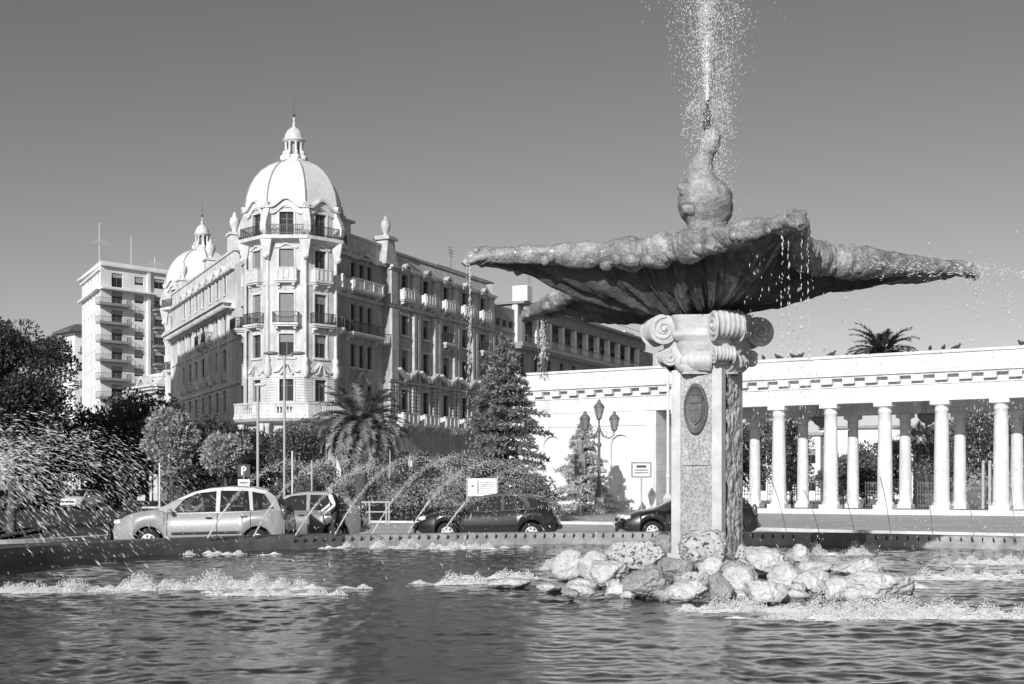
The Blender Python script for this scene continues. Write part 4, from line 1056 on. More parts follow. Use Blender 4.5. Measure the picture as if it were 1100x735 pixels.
while k_ < n:                       # ragged leaf fringe under the lip
    t = (C[(k_ + 2) % n] - C[k_ - 2]).normalized(); side = t.cross(Vector((0, 0, 1))).normalized(); tip = out[k_][3]; s_ = rf.uniform(.6, 1.3) * (.12 - .06 * tip)
    p = C[k_] + side * rf.uniform(-.05, .10) - Vector((0, 0, (.21 - .10 * tip) * rf.uniform(.85, 1.15)))
    p += Vector((0, 0, .05)); q = p - Vector((0, 0, s_ * rf.uniform(.1, .55))) - side * s_ * rf.uniform(-.3, .9) + t * s_ * rf.uniform(-1.6, 1.6)
    fr.tube([p + Vector((0, 0, .06)), p, (p + q) / 2 + side * .02, q], [s_ * .8, s_ * .95, s_ * .85, s_ * .45], 9); k_ += rf.choice([2, 3, 4, 7])
lp.build('bowl_lip', 'bowllip', fo, WF)
# fish-like spouts at the tips of the arms
for d, l, z_, wd in ARMS:
    a = radians(d); e = Vector((cos(a), sin(a), 0)); sdir = Vector((-sin(a), cos(a), 0)); c = e * (l - .02) + Vector((0, 0, bowl_rim(a)[1])); sp = MB()
    sp.tube([c - e * .5, c - e * .1 + Vector((0, 0, .02)), c + e * .12 - Vector((0, 0, .05)), c + e * .2 - Vector((0, 0, .15))], [.13, .135, .11, .06], 12)
    for s in (-1, 1):
        sp.ball(c + e * .03 + sdir * s * .085 + Vector((0, 0, .06)), (.06, .06, .055), 10, 7)
        sp.tube([c - e * .3 + sdir * s * .14, c + e * .02 + sdir * s * .12 - Vector((0, 0, .05)), c + e * .14 + sdir * s * .07 - Vector((0, 0, .12))], [.06, .065, .035], 8)
    sp.build('spout', 'bowllip', fo, WF)
# goose necked finial
fi = MB(); prof = [(.26, 5.0), (.29, 5.6), (.31, 5.8), (.39, 5.98), (.435, 6.16), (.43, 6.3), (.36, 6.46), (.25, 6.58), (.195, 6.70), (.165, 6.82), (.15, 6.92), (.155, 7.02), (.165, 7.12), (.16, 7.2), (.12, 7.29), (.055, 7.36)]
def interp(z):
    for (a, b), (c, d) in zip(prof, prof[1:]):
        if b <= z <= d: q = (z - b) / (d - b); q = q * q * (3 - 2 * q); return a + (c - a) * q
    return prof[-1][0]
P = []
for j in range(90):
    z = 5.0 + 2.37 * j / 89; q_ = min(1, max(0, (z - 6.35) / .95)); cx = -.02 - .10 * sin(pi * min(1, q_ * 1.35)) + .09 * q_ * q_; row = []
    for i in range(40):
        a = 2 * pi * i / 40; r = interp(z); k = 1 if z < 6.5 else .25
        d = .045 * k * fbm((cos(a) * .6, sin(a) * .6, z), 2.2) - .07 * (z < 6.15) * max(0, noise.noise(Vector((cos(a) * 2.2, sin(a) * 2.2, z * 5)))) + .012 * fbm((cos(a), sin(a), z), 7)
        row.append((cx + (r + d) * cos(a), (r + d) * sin(a), z))
    P.append(row)
fi.grid(P, 0, True, cv=True)
fi.tube([(-.3, -.15, 6.3), (-.42, -.18, 6.38), (-.5, -.2, 6.42)], [.16, .1, .03], 8); fi.tube([(-.28, -.18, 6.05), (-.42, -.2, 6.02)], [.14, .06], 8)
fi.build('finial', 'finial', fo, WF)
nz = MB(); nz.lathe([(.05, 7.33), (.075, 7.38), (.075, 7.46), (.04, 7.48), (.04, 7.55), (.065, 7.56), (.065, 7.62), (.03, 7.63), (.028, 7.74), (.04, 7.75), (.035, 7.8)], 12, (.0, 0)); nz.build('jet_nozzle', 'iron', fo, WF)

# ------------------------------------------------------------------ boulders round the foot of the pillar
mound = MB(); P = []
for j in range(9):
    v = j / 8; row = []
    for i in range(40):
        a = 2 * pi * i / 40; r = v; x = 2.9 * r * cos(a) + .1; y = 2.2 * r * sin(a) - .4
        row.append((FX + x, FY + y, -.35 + .85 * (1 - v ** 1.5) + .1 * fbm((x, y, 0), 1.5)))
    P.append(row)
mound.grid(P, 0, True, cv=True); structure('rubble_bed', mound, 'rockgrey')
def rock(px, py, wpx, hpx, label, mt='rock', Y=None, seed=0, dsc=.85, tilt=0.0, grp='boulders round the fountain pillar'):
    yb = py + hpx / 2
    if Y is None: Y = max(15.8, min(22.0, F * (H - ZW) / (yb - 524.0)))  # bottom edge stands in the water
    Yc = Y + wpx / F * Y * dsc * .32
    rx = wpx / F * Yc / 2; rz = hpx / F * Yc / 2; ry = max(rx * dsc, rz * .7)
    b = bmesh.new(); bmesh.ops.create_icosphere(b, subdivisions=5 if wpx > 40 else 4, radius=1.0); rs = Vector((seed * 7.3, seed * 3.1, seed * 1.7)); rg = random.Random(seed)
    pl_ = []
    for k in range(13):
        n_ = Vector((rg.gauss(0, 1), rg.gauss(0, 1), rg.gauss(0, 1))).normalized(); pl_.append((n_, rg.uniform(.60, .98)))
    for v in b.verts:
        d = v.co.normalized(); w_ = d + .12 * Vector((noise.noise(d * 1.9 + rs), noise.noise(d * 1.9 + rs * 1.3), noise.noise(d * 1.9 + rs * .7))); w_.normalize()
        q = sum((max(0.0, w_.dot(n_)) / h_) ** 22 for n_, h_ in pl_); r_ = min(1.12, q ** (-1 / 22) if q > 0 else 1.1)
        r_ += .08 * noise.noise(d * 1.6 + rs) + .085 * noise.fractal(d * 3.6 + rs, .8, 2, 6)
        if mt == 'rockpit': r_ -= .16 * max(0, noise.noise(d * 7.5 + rs) - .10)
        else: r_ -= .07 * max(0, .10 - abs(noise.noise(d * 2.1 - rs))) / .10
        p = d * r_; v.co = Vector((p.x * rx * 1.08, p.y * ry, p.z * rz * 1.12))
    me = bpy.data.meshes.new('boulder'); b.to_mesh(me); b.free()
    for q in me.polygons: q.use_smooth = True
    me.materials.append(M[mt])
    o = link('boulder', me, None, Matrix.Translation((at(px, Yc), Yc, zt(py, Yc))) @ Matrix.Rotation(tilt, 4, 'Y') )
    return tag(o, label, 'boulder', grp)
ROCKS = [
 (613, 609, 34, 32, 'pale blocky boulder at the far left end of the pile', 'rock', None), (639, 612, 34, 32, 'upright pale boulder second from the left end', 'rock', None),
 (684, 598, 58, 32, 'large dark pitted boulder left of the pillar', 'rockpit', 19.6), (705, 588, 36, 28, 'smooth grey boulder behind the dark pitted one', 'rockgrey', 21.6),
 (656, 615, 46, 30, 'layered pale boulder below the dark pitted one', 'rock', 18.7), (695, 626, 54, 38, 'big rounded grey boulder at the front left of the pile', 'rockgrey', None),
 (736, 636, 54, 22, 'flat pale slab-like boulder at the front, below the small pitted one', 'rock', None), (727, 611, 34, 26, 'grey boulder wedged between the big grey one and the pillar', 'rockgrey', 18.6),
 (744, 621, 40, 20, 'small pitted boulder in front of the pillar foot', 'rockpit', 18.0), (759, 593, 56, 40, 'big pitted boulder leaning on the pillar foot, topmost of the pile', 'rockpit', 19.0),
 (764, 609, 28, 20, 'rounded pale boulder under the topmost pitted one', 'rock', 18.1), (773, 634, 30, 30, 'grey wedge-shaped boulder at the front centre of the pile', 'rockgrey', None),
 (661, 635, 24, 18, 'small white boulder at the waterline left of the big grey one', 'rock', None), (626, 628, 32, 14, 'low pale boulder at the waterline below the blocky ones', 'rock', None),
 (592, 632, 30, 9, 'thin flat stone barely above the water at the left end', 'rock', None), (796, 624, 34, 32, 'white boulder with a dark undercut right of the pillar', 'rock', 17.8),
 (817, 605, 48, 30, 'broad pale boulder on the upper tier right of the pillar', 'rock', 19.2), (820, 636, 42, 26, 'smooth white boulder at the front right of centre', 'rock', None),
 (844, 621, 32, 32, 'angular pale boulder below the two upright stones', 'rock', 17.9), (862, 596, 19, 26, 'knobbly upright stone standing on the pile', 'rock', 19.2),
 (847, 600, 13, 20, 'slim grey upright stone beside the knobbly one', 'rockgrey', 19.3), (877, 610, 34, 20, 'flat-topped pale boulder behind the right part of the pile', 'rock', 18.9),
 (872, 627, 44, 30, 'large pale boulder with a cleft, right of the angular one', 'rock', 17.6), (897, 634, 34, 22, 'low rounded boulder at the front left of the big slab', 'rock', None),
 (920, 611, 50, 24, 'pale boulder behind the big slab at the right end', 'rock', 18.6), (936, 628, 78, 36, 'biggest pale slab-like boulder at the right end of the pile', 'rock', None),
 (970, 627, 28, 20, 'small pale boulder at the tip of the right end', 'rock', None), (799, 597, 18, 20, 'dark porous lump beside the pillar foot', 'rockpit', 20.2),
 (853, 639, 28, 12, 'little pale stone at the waterline right of centre', 'rock', None), (546, 626, 40, 13, 'lone flat boulder in the water left of the pile', 'rock', None),
 (785, 612, 30, 26, 'grey boulder half hidden between the topmost pitted one and the broad pale one', 'rockgrey', 18.9), (712, 640, 20, 12, 'little grey stone at the waterline right of the big grey boulder', 'rockgrey', None),
 (676, 640, 16, 9, 'tiny pale stone at the waterline beside the small white boulder', 'rock', None), (790, 641, 22, 12, 'little white stone in front of the white undercut boulder', 'rock', None),
]
for i, (px, py, w_, h_, lab, mt_, Y_) in enumerate(ROCKS): rock(px, py, w_, h_, lab, mt_, Y_, i + 1)
rg2 = random.Random(8)
for i in range(26):           # little stones that fill the gaps
    px = rg2.uniform(606, 965); py = 634 - 26 * (1 - abs(px - 770) / 200) * rg2.uniform(-.25, 1.0) + rg2.uniform(0, 8)
    w_ = rg2.uniform(12, 22); rock(px, py, w_, w_ * rg2.uniform(.55, .8), 'small angular stone wedged between the larger boulders of the pile', rg2.choice(['rock', 'rockgrey', 'rock']), min(19.5, max(16.6, F * (H - ZW) / (py + 9 - 524.0))), 100 + i, grp='small stones in the boulder pile')
# ------------------------------------------------------------------ cars (local x = front to back, y = side, z up)
def lerp_tab(tab, x):
    if x <= tab[0][0]: return tab[0][1]
    for (a, b), (c, d) in zip(tab, tab[1:]):
        if x <= c: return b + (d - b) * (x - a) / (c - a)
    return tab[-1][1]
def car(spec, W, label, group=None, detail=True):
    L, hwid = spec['L'], spec['hw']; belt, roof, wins = spec['belt'], spec['roof'], spec['wins']
    xc0, xc1 = spec['cab']              # the cabin runs from the foot of the windscreen to the foot of the rear window
    wx, wr = spec['wheels'], spec['wr']; ar = wr + .07; paint = spec['paint']; zs = .22
    t = thing('parked_car', label, 'car', W, group)
    def hw_at(x):
        f = spec.get('nose', .55); q = 1.0
        if x < f: q = 1 - .26 * ((f - x) / f) ** 2.2
        if x > L - .45: q = 1 - .16 * ((x - L + .45) / .45) ** 2.2
        return hwid * q
    def zlow(x):
        z = zs + (.12 * max(0, 1 - x / .3)) + .14 * max(0, (x - L + .3) / .3)
        for c in wx:
            if abs(x - c) < ar: z = max(z, wr + sqrt(ar * ar - (x - c) ** 2))
        return z
    xs = sorted(set([round(L * i / 60, 4) for i in range(61)] + [c + ar * cos(pi * k / 14) for c in wx for k in range(15)]))
    body = MB(); nv = 9
    def prof(v):
        v = min(1, max(0, v)); return .90 + .10 * sin(pi * min(1, .12 + v * .86)) ** .8 - .035 * v ** 6
    for s in (-1, 1):
        P = [[(x, s * hw_at(x) * prof(v), zlow(x) + (lerp_tab(belt, x) - zlow(x)) * v) for v in [k / (nv - 1) for k in range(nv)]] for x in xs]
        body.grid(P, 0, True)
        for c in wx:                     # wheel wells
            body.grid([[(c + ar * cos(pi * k / 12), s * hw_at(c) * .97, wr + ar * sin(pi * k / 12)), (c + ar * cos(pi * k / 12), s * (hw_at(c) - .32), wr + ar * sin(pi * k / 12))] for k in range(13)], 1, False)
            body.add([(c, s * (hw_at(c) - .31), wr)] + [(c + ar * 1.0 * cos(2 * pi * k / 20), s * (hw_at(c) - .31), wr + ar * sin(2 * pi * k / 20)) for k in range(20)], [(0, 1 + k, 1 + (k + 1) % 20) for k in range(20)], 1)
    nw = 12
    def across(x, z, hw, crown): return [(x, hw * (2 * k / nw - 1), z + crown * (1 - (2 * k / nw - 1) ** 2)) for k in range(nw + 1)]
    def ends(x): return hw_at(x) * prof(1)
    xf = [x for x in xs if x <= xc0]; body.grid([across(x, lerp_tab(belt, x), ends(x), .05) for x in xf], 0, True)           # bonnet
    xb = [x for x in xs if x >= xc1]; body.grid([across(x, lerp_tab(belt, x), ends(x), .02) for x in xb], 0, True)
    for x in (0, L):                     # nose and tail
        q = -1 if x == 0 else 1; P = []
        for k in range(nv):
            v = k / (nv - 1); z = zlow(x) + (lerp_tab(belt, x) - zlow(x)) * v; b = .07 * sin(pi * v)
            P.append([(x + q * (b + .10 * (1 - (2 * j / nw - 1) ** 2)) * (1 if 0 < k < nv - 1 else .6), hw_at(x) * prof(v) * (2 * j / nw - 1), z) for j in range(nw + 1)])
        body.grid(P, 0, True)
    body.box(.25, L - .2, -hwid * .72, hwid * .72, zs - .02, zs + .06, 1)
    # cabin shell: tumblehome sides with window holes, roof and pillars
    def side(s): 
        def fn(x, z):
            zb = lerp_tab(belt, x); k = max(0, (z - zb)); return (x, s * (ends(min(max(x, .3), L - .2)) - .02 - .30 * k * (1 - .25 * k)), z)
        return fn
    outer = [(xc0, lerp_tab(belt, xc0))] + [(x, z) for x, z in roof] + [(xc1, lerp_tab(belt, xc1))]
    low = [(xc1 + (xc0 - xc1) * k / 8, lerp_tab(belt, xc1 + (xc0 - xc1) * k / 8)) for k in range(1, 8)]
    for s in (-1, 1): body.panel(outer + low, wins, side(s), 0)
    R = [(xc0, lerp_tab(belt, xc0))] + list(roof) + [(xc1, lerp_tab(belt, xc1))]
    iA, iB = spec['ws'], spec['rw']      # indices in R where windscreen ends and rear window starts
    def edge(x, z, s): return side(s)(x, z)
    P = []
    for x, z in R[iA:iB + 1]:
        a = edge(x, z, -1); P.append([(x, a[1] * (1 - 2 * k / nw), z + .035 * (1 - (2 * k / nw - 1) ** 2)) for k in range(nw + 1)])
    body.grid(P, 0, True)
    def screen(i0, i1, name):
        g = MB(); P = []
        for x, z in R[i0:i1 + 1]:
            a = edge(x, z, -1); P.append([(x, a[1] * (.95 - 1.9 * k / nw), z + .03 * (1 - (2 * k / nw - 1) ** 2)) for k in range(nw + 1)])
        g.grid(P, 0, True); g.build(name, spec['glass'], t)
        for s in (-1, 1): body.grid([[edge(x, z, s), (x, edge(x, z, s)[1] * .94, z + .005)] for x, z in R[i0:i1 + 1]], 0, False)
    screen(0, iA, 'windscreen'); screen(iB, len(R) - 1, 'rear_window')
    body.build('body', [paint, 'plastic'], t)
    for s in (-1, 1):
        for wn in wins:
            g = MB(); f = side(s); g.panel(wn, [], lambda x, z: (f(x, z)[0], f(x, z)[1] - s * .006, z), 0); o = g.build('side_window', spec['glass'], t)
            b = MB(); pts = [f(x, z) for x, z in wn] ; pts = [(p[0], p[1] + s * .004, p[2]) for p in pts]; b.tube(pts + pts[:1], .012, 4); b.build('window_seal', 'plastic', o)
    if detail:
        it = MB(); it.box(xc0 + .3, xc1 - .1, -hwid * .8, hwid * .8, .3, .55)
        for x0 in spec['seats']:
            for y in (-.36, .36):
                it.box(x0, x0 + .48, y - .24, y + .24, .55, .68); it.taper(x0 + .5, y, .6, 1.08, .09, .24, .07, .2); it.taper(x0 + .55, y, 1.1, 1.3, .05, .13, .045, .1)
        it.box(xc0 + .15, xc0 + .5, -hwid * .8, hwid * .8, .55, lerp_tab(belt, xc0) - .06)
        it.build('interior', 'cabin', t)
    # doors, handles, strips, mirrors
    for s in (-1, 1):
        yb = lambda x, z: s * (hw_at(x) * prof((z - zlow(x)) / (lerp_tab(belt, x) - zlow(x))) + .004)
        if detail:
            for x in spec['gaps']:
                g = MB(); zz = [zs + .06 + (lerp_tab(belt, x) - zs - .06) * k / 8 for k in range(9)]
                g.tube([(x, yb(x, z) - s * .006, z) for z in zz], .011, 4); g.build('door_gap', 'plastic', t)
            if spec.get('strip'):
                g = MB(); a, b_, z = spec['strip']; g.grid([[(x, yb(x, z - .035) + s * .012, z - .035 + .02 * (x - a)), (x, yb(x, z) + s * .022, z + .02 * (x - a)), (x, yb(x, z + .035) + s * .012, z + .035 + .02 * (x - a))] for x in [a + (b_ - a) * k / 20 for k in range(21)]], 0, True); g.build('rub_strip', 'plastic', t)
        for x in spec['handles']:
            z = lerp_tab(belt, x) - .12; g = MB(); g.ball((x, yb(x, z), z), (.10, .025, .028), 10, 6); g.build('door_handle', spec.get('handle', 'plastic'), t)
        x = xc0 + .38; g = MB(); g.ball((x, s * (hwid + .07), lerp_tab(belt, x) + .08), (.07, .11, .075), 10, 7); g.build('wing_mirror', spec.get('mirror', paint), t)
        for c in wx:
            Ww = W @ Matrix.Translation((c, s * (hw_at(c) - .11), wr)) @ Matrix.Rotation(pi / 2, 4, 'X')
            g = MB(); g.lathe([(wr * .66, -.09), (wr * .93, -.1), (wr, -.06), (wr, .06), (wr * .93, .1), (wr * .66, .09)], 28); wo = g.build('wheel', 'rubber', t, Ww)
            g = MB(); q = -s; g.lathe([(wr * .67, q * .05), (wr * .67, q * .08), (wr * .58, q * .092), (wr * .3, q * .10), (.03, q * .105), (.002, q * .105)], 28)
            for k in range(7): a = 2 * pi * k / 7; g.add([(r_ * cos(a + da), r_ * sin(a + da), q * .1045) for r_, da in ((wr * .30, -.13), (wr * .52, -.2), (wr * .52, .2), (wr * .30, .13))], [(0, 1, 2, 3)], 1)
            g.build('rim', ['alloy', 'plastic'], wo)
        g = MB(); z = spec['lampz']; g.ball((.17, s * hwid * .60, z), (.20, .17, .085), 12, 8); g.build('headlight', 'lamp', t)
        z = spec['tailz']; g = MB(); g.ball((L - .04, s * hwid * .78, z), (.09, .08, .2), 10, 8); g.build('tail_light', 'lampred', t)
    g = MB()
    for x, q in ((0, -1), (L, 1)): g.tube([(x + q * .06 - q * .18, -hw_at(x) * .98, .48), (x + q * .13, -hw_at(x) * .6, .48), (x + q * .16, 0, .48), (x + q * .13, hw_at(x) * .6, .48), (x + q * .06 - q * .18, hw_at(x) * .98, .48)], .085, 8)
    g.build('bumper', spec.get('bumper', paint), t)
    g = MB(); g.box(-.17, -.13, -.45, .45, .26, .38); g.build('air_intake', 'plastic', t)
    g = MB(); g.box(-.175, -.16, -.5, .5, .60, .70); g.build('grille', 'plastic', t)
    g = MB(); g.box(L + .13, L + .15, -.26, .26, .72, .83); g.box(-.262, -.25, -.26, .26, .44, .55); g.build('number_plate', 'signwhite', t)
    return t
MPV = dict(L=4.3, hw=.86, nose=.7, paint='carsilver', glass='carglass', wr=.31, wheels=(.92, 3.62), cab=(1.1, 4.2), seats=(1.75, 2.75),
    belt=[(0, .70), (.08, .80), (.35, .95), (.8, 1.05), (1.1, 1.10), (1.45, .98), (2.6, 1.01), (4.1, 1.08), (4.2, 1.08), (4.3, .98)],
    roof=[(1.6, 1.36), (2.0, 1.54), (2.35, 1.62), (2.9, 1.67), (3.5, 1.64), (3.85, 1.57), (4.05, 1.42)], ws=3, rw=6,
    wins=[[(1.50, 1.03), (1.78, 1.36), (2.1, 1.50), (2.56, 1.56), (2.56, 1.05)], [(2.68, 1.05), (2.68, 1.57), (3.36, 1.56), (3.42, 1.08)], [(3.52, 1.09), (3.47, 1.55), (3.76, 1.49), (4.02, 1.13)]],
    gaps=(1.38, 2.62, 3.46), strip=(1.5, 3.2, .50), handles=(2.42, 3.3), lampz=.78, tailz=1.0, bumper='plastic', mirror='carsilver')
HATCH = dict(L=4.1, hw=.85, nose=.8, paint='carblack', glass='carglassdk', wr=.31, wheels=(.86, 3.36), cab=(.95, 4.0), seats=(1.6, 2.6),
    belt=[(0, .62), (.1, .74), (.5, .88), (.95, .95), (1.4, .90), (2.8, .97), (3.6, 1.03), (4.0, 1.02), (4.1, .85)],
    roof=[(1.5, 1.22), (1.95, 1.39), (2.4, 1.46), (2.9, 1.47), (3.4, 1.42), (3.7, 1.36), (3.9, 1.16)], ws=3, rw=6,
    wins=[[(1.42, .95), (1.66, 1.18), (2.02, 1.35), (2.45, 1.40), (2.45, .99)], [(2.56, 1.0), (2.56, 1.40), (3.05, 1.38), (3.2, 1.06)], [(3.32, 1.09), (3.2, 1.35), (3.5, 1.29), (3.62, 1.12)]],
    gaps=(1.34, 2.5, 3.2), handles=(2.35, 3.1), lampz=.72, tailz=.95, handle='carblack')
SALOON = dict(MPV, L=3.9, hw=.82, paint='carwhite', glass='carglassdk', wheels=(.78, 3.2), cab=(.95, 3.8), wr=.29,
    belt=[(0, .66), (.1, .78), (.5, .92), (.95, .99), (1.35, .93), (3.7, 1.0), (3.8, 1.0), (3.9, .88)],
    roof=[(1.35, 1.25), (1.65, 1.40), (2.0, 1.47), (2.6, 1.49), (3.2, 1.45), (3.5, 1.36), (3.68, 1.2)],
    wins=[[(1.28, .98), (1.5, 1.24), (1.8, 1.38), (2.2, 1.42), (2.2, .99)], [(2.3, .99), (2.3, 1.42), (2.95, 1.41), (3.0, 1.02)], [(3.1, 1.03), (3.06, 1.4), (3.3, 1.34), (3.48, 1.06)]],
    gaps=(1.2, 2.25, 3.05), handles=(2.05, 2.9), strip=None, bumper='carwhite', mirror='carwhite')
Ym = 33.4
mpv = car(MPV, T(at(124, Ym) + .12, Ym, 0, radians(2)), 'silver people carrier with a driver inside, parked beside the left rim of the basin')
Yh = 39.5
car(HATCH, T(at(451, Yh), Yh, 0, radians(1)), 'black five-door hatchback standing in front of the white notice board')
Yr = 41.0
car(dict(HATCH, L=4.1), T(at(668, Yr), Yr, 0, radians(1)), 'black hatchback half hidden behind the carved fountain pillar')
Yg = 38.3
gcar = dict(MPV, L=4.0, paint='cargrey', cab=(1.1, 3.9), wheels=(.85, 3.3), glass='carglassdk', bumper='cargrey', mirror='cargrey', strip=None,
    belt=[(0, .66), (.1, .78), (.4, .92), (.8, 1.0), (1.1, 1.04), (1.45, .95), (3.8, 1.0), (3.9, 1.0), (4.0, .88)],
    roof=[(1.5, 1.26), (1.85, 1.42), (2.2, 1.49), (2.8, 1.52), (3.3, 1.48), (3.6, 1.38), (3.8, 1.2)],
    wins=[[(1.46, .99), (1.7, 1.26), (2.0, 1.40), (2.42, 1.44), (2.42, 1.0)], [(2.54, 1.0), (2.54, 1.44), (3.1, 1.42), (3.2, 1.03)], [(3.3, 1.04), (3.22, 1.4), (3.45, 1.32), (3.68, 1.06)]], gaps=(1.34, 2.48, 3.2), handles=(2.3, 3.05))
gc = car(gcar, T(at(243, Yg), Yg, 0, radians(2)), 'grey hatchback with an open door beside the standing person in white sleeves')
# its open door
d = MB(); d.M = Matrix.Translation((2.48, -.84, 0)) @ Matrix.Rotation(radians(98), 4, 'Z')
d.box(-1.08, 0, -.03, .03, .26, .93); d.panel([(-1.05, .93), (-.03, .93), (-.03, 1.43), (-.45, 1.42), (-.85, 1.26)], [[(-.93, .97), (-.09, .97), (-.09, 1.38), (-.45, 1.37), (-.8, 1.23)]], lambda x, z: (x, 0, z))
d.M = None; d.build('open_door', 'cargrey', gc)
Yw = 97
wc_ = car(SALOON, T(at(93, Yw), Yw - 4, 0, radians(90 - 10)), 'small white hatchback facing the fountain at the end of the street', None, False)
car(dict(SALOON, paint='carblack', bumper='carblack', mirror='carblack'), T(at(67, 101), 99, 0, radians(82)), 'dark car facing the fountain, next to the small white hatchback', None, False)
car(dict(MPV, paint='carblack', bumper='carblack', mirror='carblack', glass='carglassdk', strip=None), T(at(53, 104), 102, 0, radians(84)), 'dark van parked to the left of the dark car under the trees', None, False)
car(dict(SALOON, paint='carsilver', bumper='carsilver'), T(at(2, 92), 90, 0, radians(80)), 'pale car cut off by the left edge of the photo', None, False)
car(dict(MPV, paint='carwhite', bumper='carwhite', glass='carglassdk', strip=None), T(at(387, 96), 96, 0, radians(8)), 'white car parked beyond the hedge behind the metal barrier', None, False)

# ------------------------------------------------------------------ people
def person(joints, radii, edges, W, label, cloth, feet=True, hair_c=None, face=None, hand_dirs=()):
    """One continuous skinned body; cloth(co) gives the material slot for a face."""
    names = list(joints); me = bpy.data.meshes.new('person'); V = [joints[n] for n in names]
    E = [(names.index(a), names.index(b)) for a, b in edges]; RR = [radii[n] for n in names]
    for wrist, elbow, side_ in hand_dirs:                          # five fingers rooted in the palm
        w_ = Vector(joints[wrist]); dv = (w_ - Vector(joints[elbow])).normalized(); sv = dv.cross(Vector((0, 1, .3))).normalized(); uv = sv.cross(dv)
        palm = len(V); V.append(tuple(w_ + dv * .07)); RR.append(.028); E.append((names.index(wrist), palm))
        for k, (off, ln) in enumerate(((-.033, .075), (-.011, .088), (.011, .084), (.033, .066))):
            i = len(V); V += [tuple(w_ + dv * .09 + sv * off), tuple(w_ + dv * (.09 + ln * .55) + sv * off * 1.1 + uv * .006), tuple(w_ + dv * (.09 + ln) + sv * off * 1.1 + uv * .025)]
            RR += [.0095, .009, .008]; E += [(palm, i), (i, i + 1), (i + 1, i + 2)]
        i = len(V); V += [tuple(w_ + dv * .045 - sv * .045 * side_), tuple(w_ + dv * .085 - sv * .06 * side_ + uv * .015)]; RR += [.011, .009]; E += [(palm, i), (i, i + 1)]
    me.from_pydata(V, E, []); me.update(); tmp = bpy.data.objects.new('person', me); COL.objects.link(tmp)
    md = tmp.modifiers.new('s', 'SKIN'); sv_ = me.skin_vertices[0].data
    for i, r in enumerate(RR): sv_[i].radius = (r, r)
    for v in sv_: v.use_root = False
    sv_[names.index('pelvis')].use_root = True
    ss = tmp.modifiers.new('u', 'SUBSURF'); ss.levels = ss.render_levels = 2
    bpy.context.view_layer.update()
    out = bpy.data.meshes.new_from_object(tmp.evaluated_get(bpy.context.evaluated_depsgraph_get()))
    bpy.data.objects.remove(tmp); out.materials.clear()
    for k in ('skin', 'clothdk', 'clothlt', 'clothmid', 'plastic'): out.materials.append(M[k])
    for p in out.polygons: p.use_smooth = True; p.material_index = cloth(p.center)
    o = tag(link('person', out, None, W), label, 'person')
    h = Vector(joints['head']); f = Vector(face or (0, -1, 0)).normalized(); s = f.cross(Vector((0, 0, 1))).normalized()
    m = MB(); P = []
    for i in range(10):
        th = pi * i / 9 * .62; P.append([tuple(h - f * .015 + Vector((0, 0, .03)) + (s * cos(b) * .098 + f * sin(b) * .112) * sin(th) + Vector((0, 0, .135 * cos(th))) - f * .03 * (th / 2)) for b in [2 * pi * k / 16 for k in range(16)]])
    m.grid(P, 0, True, cv=True); m.build('hair', 'hair', o)
    m = MB(); c = h + f * .088
    m.ball(tuple(c + f * .018 + Vector((0, 0, -.015))), (.016, .016, .026), 8, 6)
    for q in (-1, 1): m.ball(tuple(h + s * .094 * q - Vector((0, 0, .01))), (.018, .018, .032), 8, 6)
    m.build('face', 'skin', o)
    m = MB()
    for q in (-1, 1): m.ball(tuple(c + s * .034 * q + Vector((0, 0, .012)) - f * .004), .011, 8, 6)
    m.tube([tuple(c - s * .025 + Vector((0, 0, -.062)) - f * .006), tuple(c + s * .025 + Vector((0, 0, -.062)) - f * .006)], .006, 5); m.build('eyes_and_mouth', 'hair', o)
    return o
# someone in a dark waistcoat and white sleeves leaning a little into the open car
J = dict(pelvis=(0, 0, .92), spine=(-.02, 0, 1.12), chest=(-.06, 0, 1.32), neck=(-.10, 0, 1.47), chin=(-.12, -.01, 1.55), head=(-.13, -.02, 1.63), top=(-.13, -.02, 1.70),
         shl=(-.08, -.19, 1.40), ell=(.10, -.30, 1.16), wrl=(-.10, -.38, .98), shr=(-.08, .19, 1.40), elr=(-.24, .25, 1.16), wrr=(-.42, .2, 1.02),
         hil=(0, -.10, .86), knl=(-.03, -.12, .49), anl=(.0, -.12, .09), tol=(-.16, -.13, .045), hir=(0, .10, .86), knr=(.02, .12, .49), anr=(.06, .12, .09), tor=(-.10, .13, .045))
Rr = dict(pelvis=.15, spine=.135, chest=.15, neck=.058, chin=.075, head=.098, top=.075, shl=.075, ell=.05, wrl=.034, shr=.075, elr=.05, wrr=.034,
          hil=.095, knl=.062, anl=.045, tol=.035, hir=.095, knr=.062, anr=.045, tor=.035)
Ee = [('pelvis', 'spine'), ('spine', 'chest'), ('chest', 'neck'), ('neck', 'chin'), ('chin', 'head'), ('head', 'top'), ('chest', 'shl'), ('shl', 'ell'), ('ell', 'wrl'), ('chest', 'shr'), ('shr', 'elr'), ('elr', 'wrr'),
      ('pelvis', 'hil'), ('hil', 'knl'), ('knl', 'anl'), ('anl', 'tol'), ('pelvis', 'hir'), ('hir', 'knr'), ('knr', 'anr'), ('anr', 'tor')]
def cl1(c):
    if c.z > 1.49: return 0
    if c.z < .10: return 4
    if abs(c.y) > .155 and c.z > .92 and c.z > .99 - (.03 if c.y > 0 else 0): return 2
    if (c.y < -.33 and c.z < 1.0) or (c.x < -.36): return 0
    return 1
person(J, Rr, Ee, T(at(360, 37.2), 37.2 - .0, 0, radians(-12)), 'person in dark waistcoat and white sleeves standing by the open car door', cl1, face=(-1, -.35, -.1), hand_dirs=(('wrl', 'ell', 1), ('wrr', 'elr', -1)))
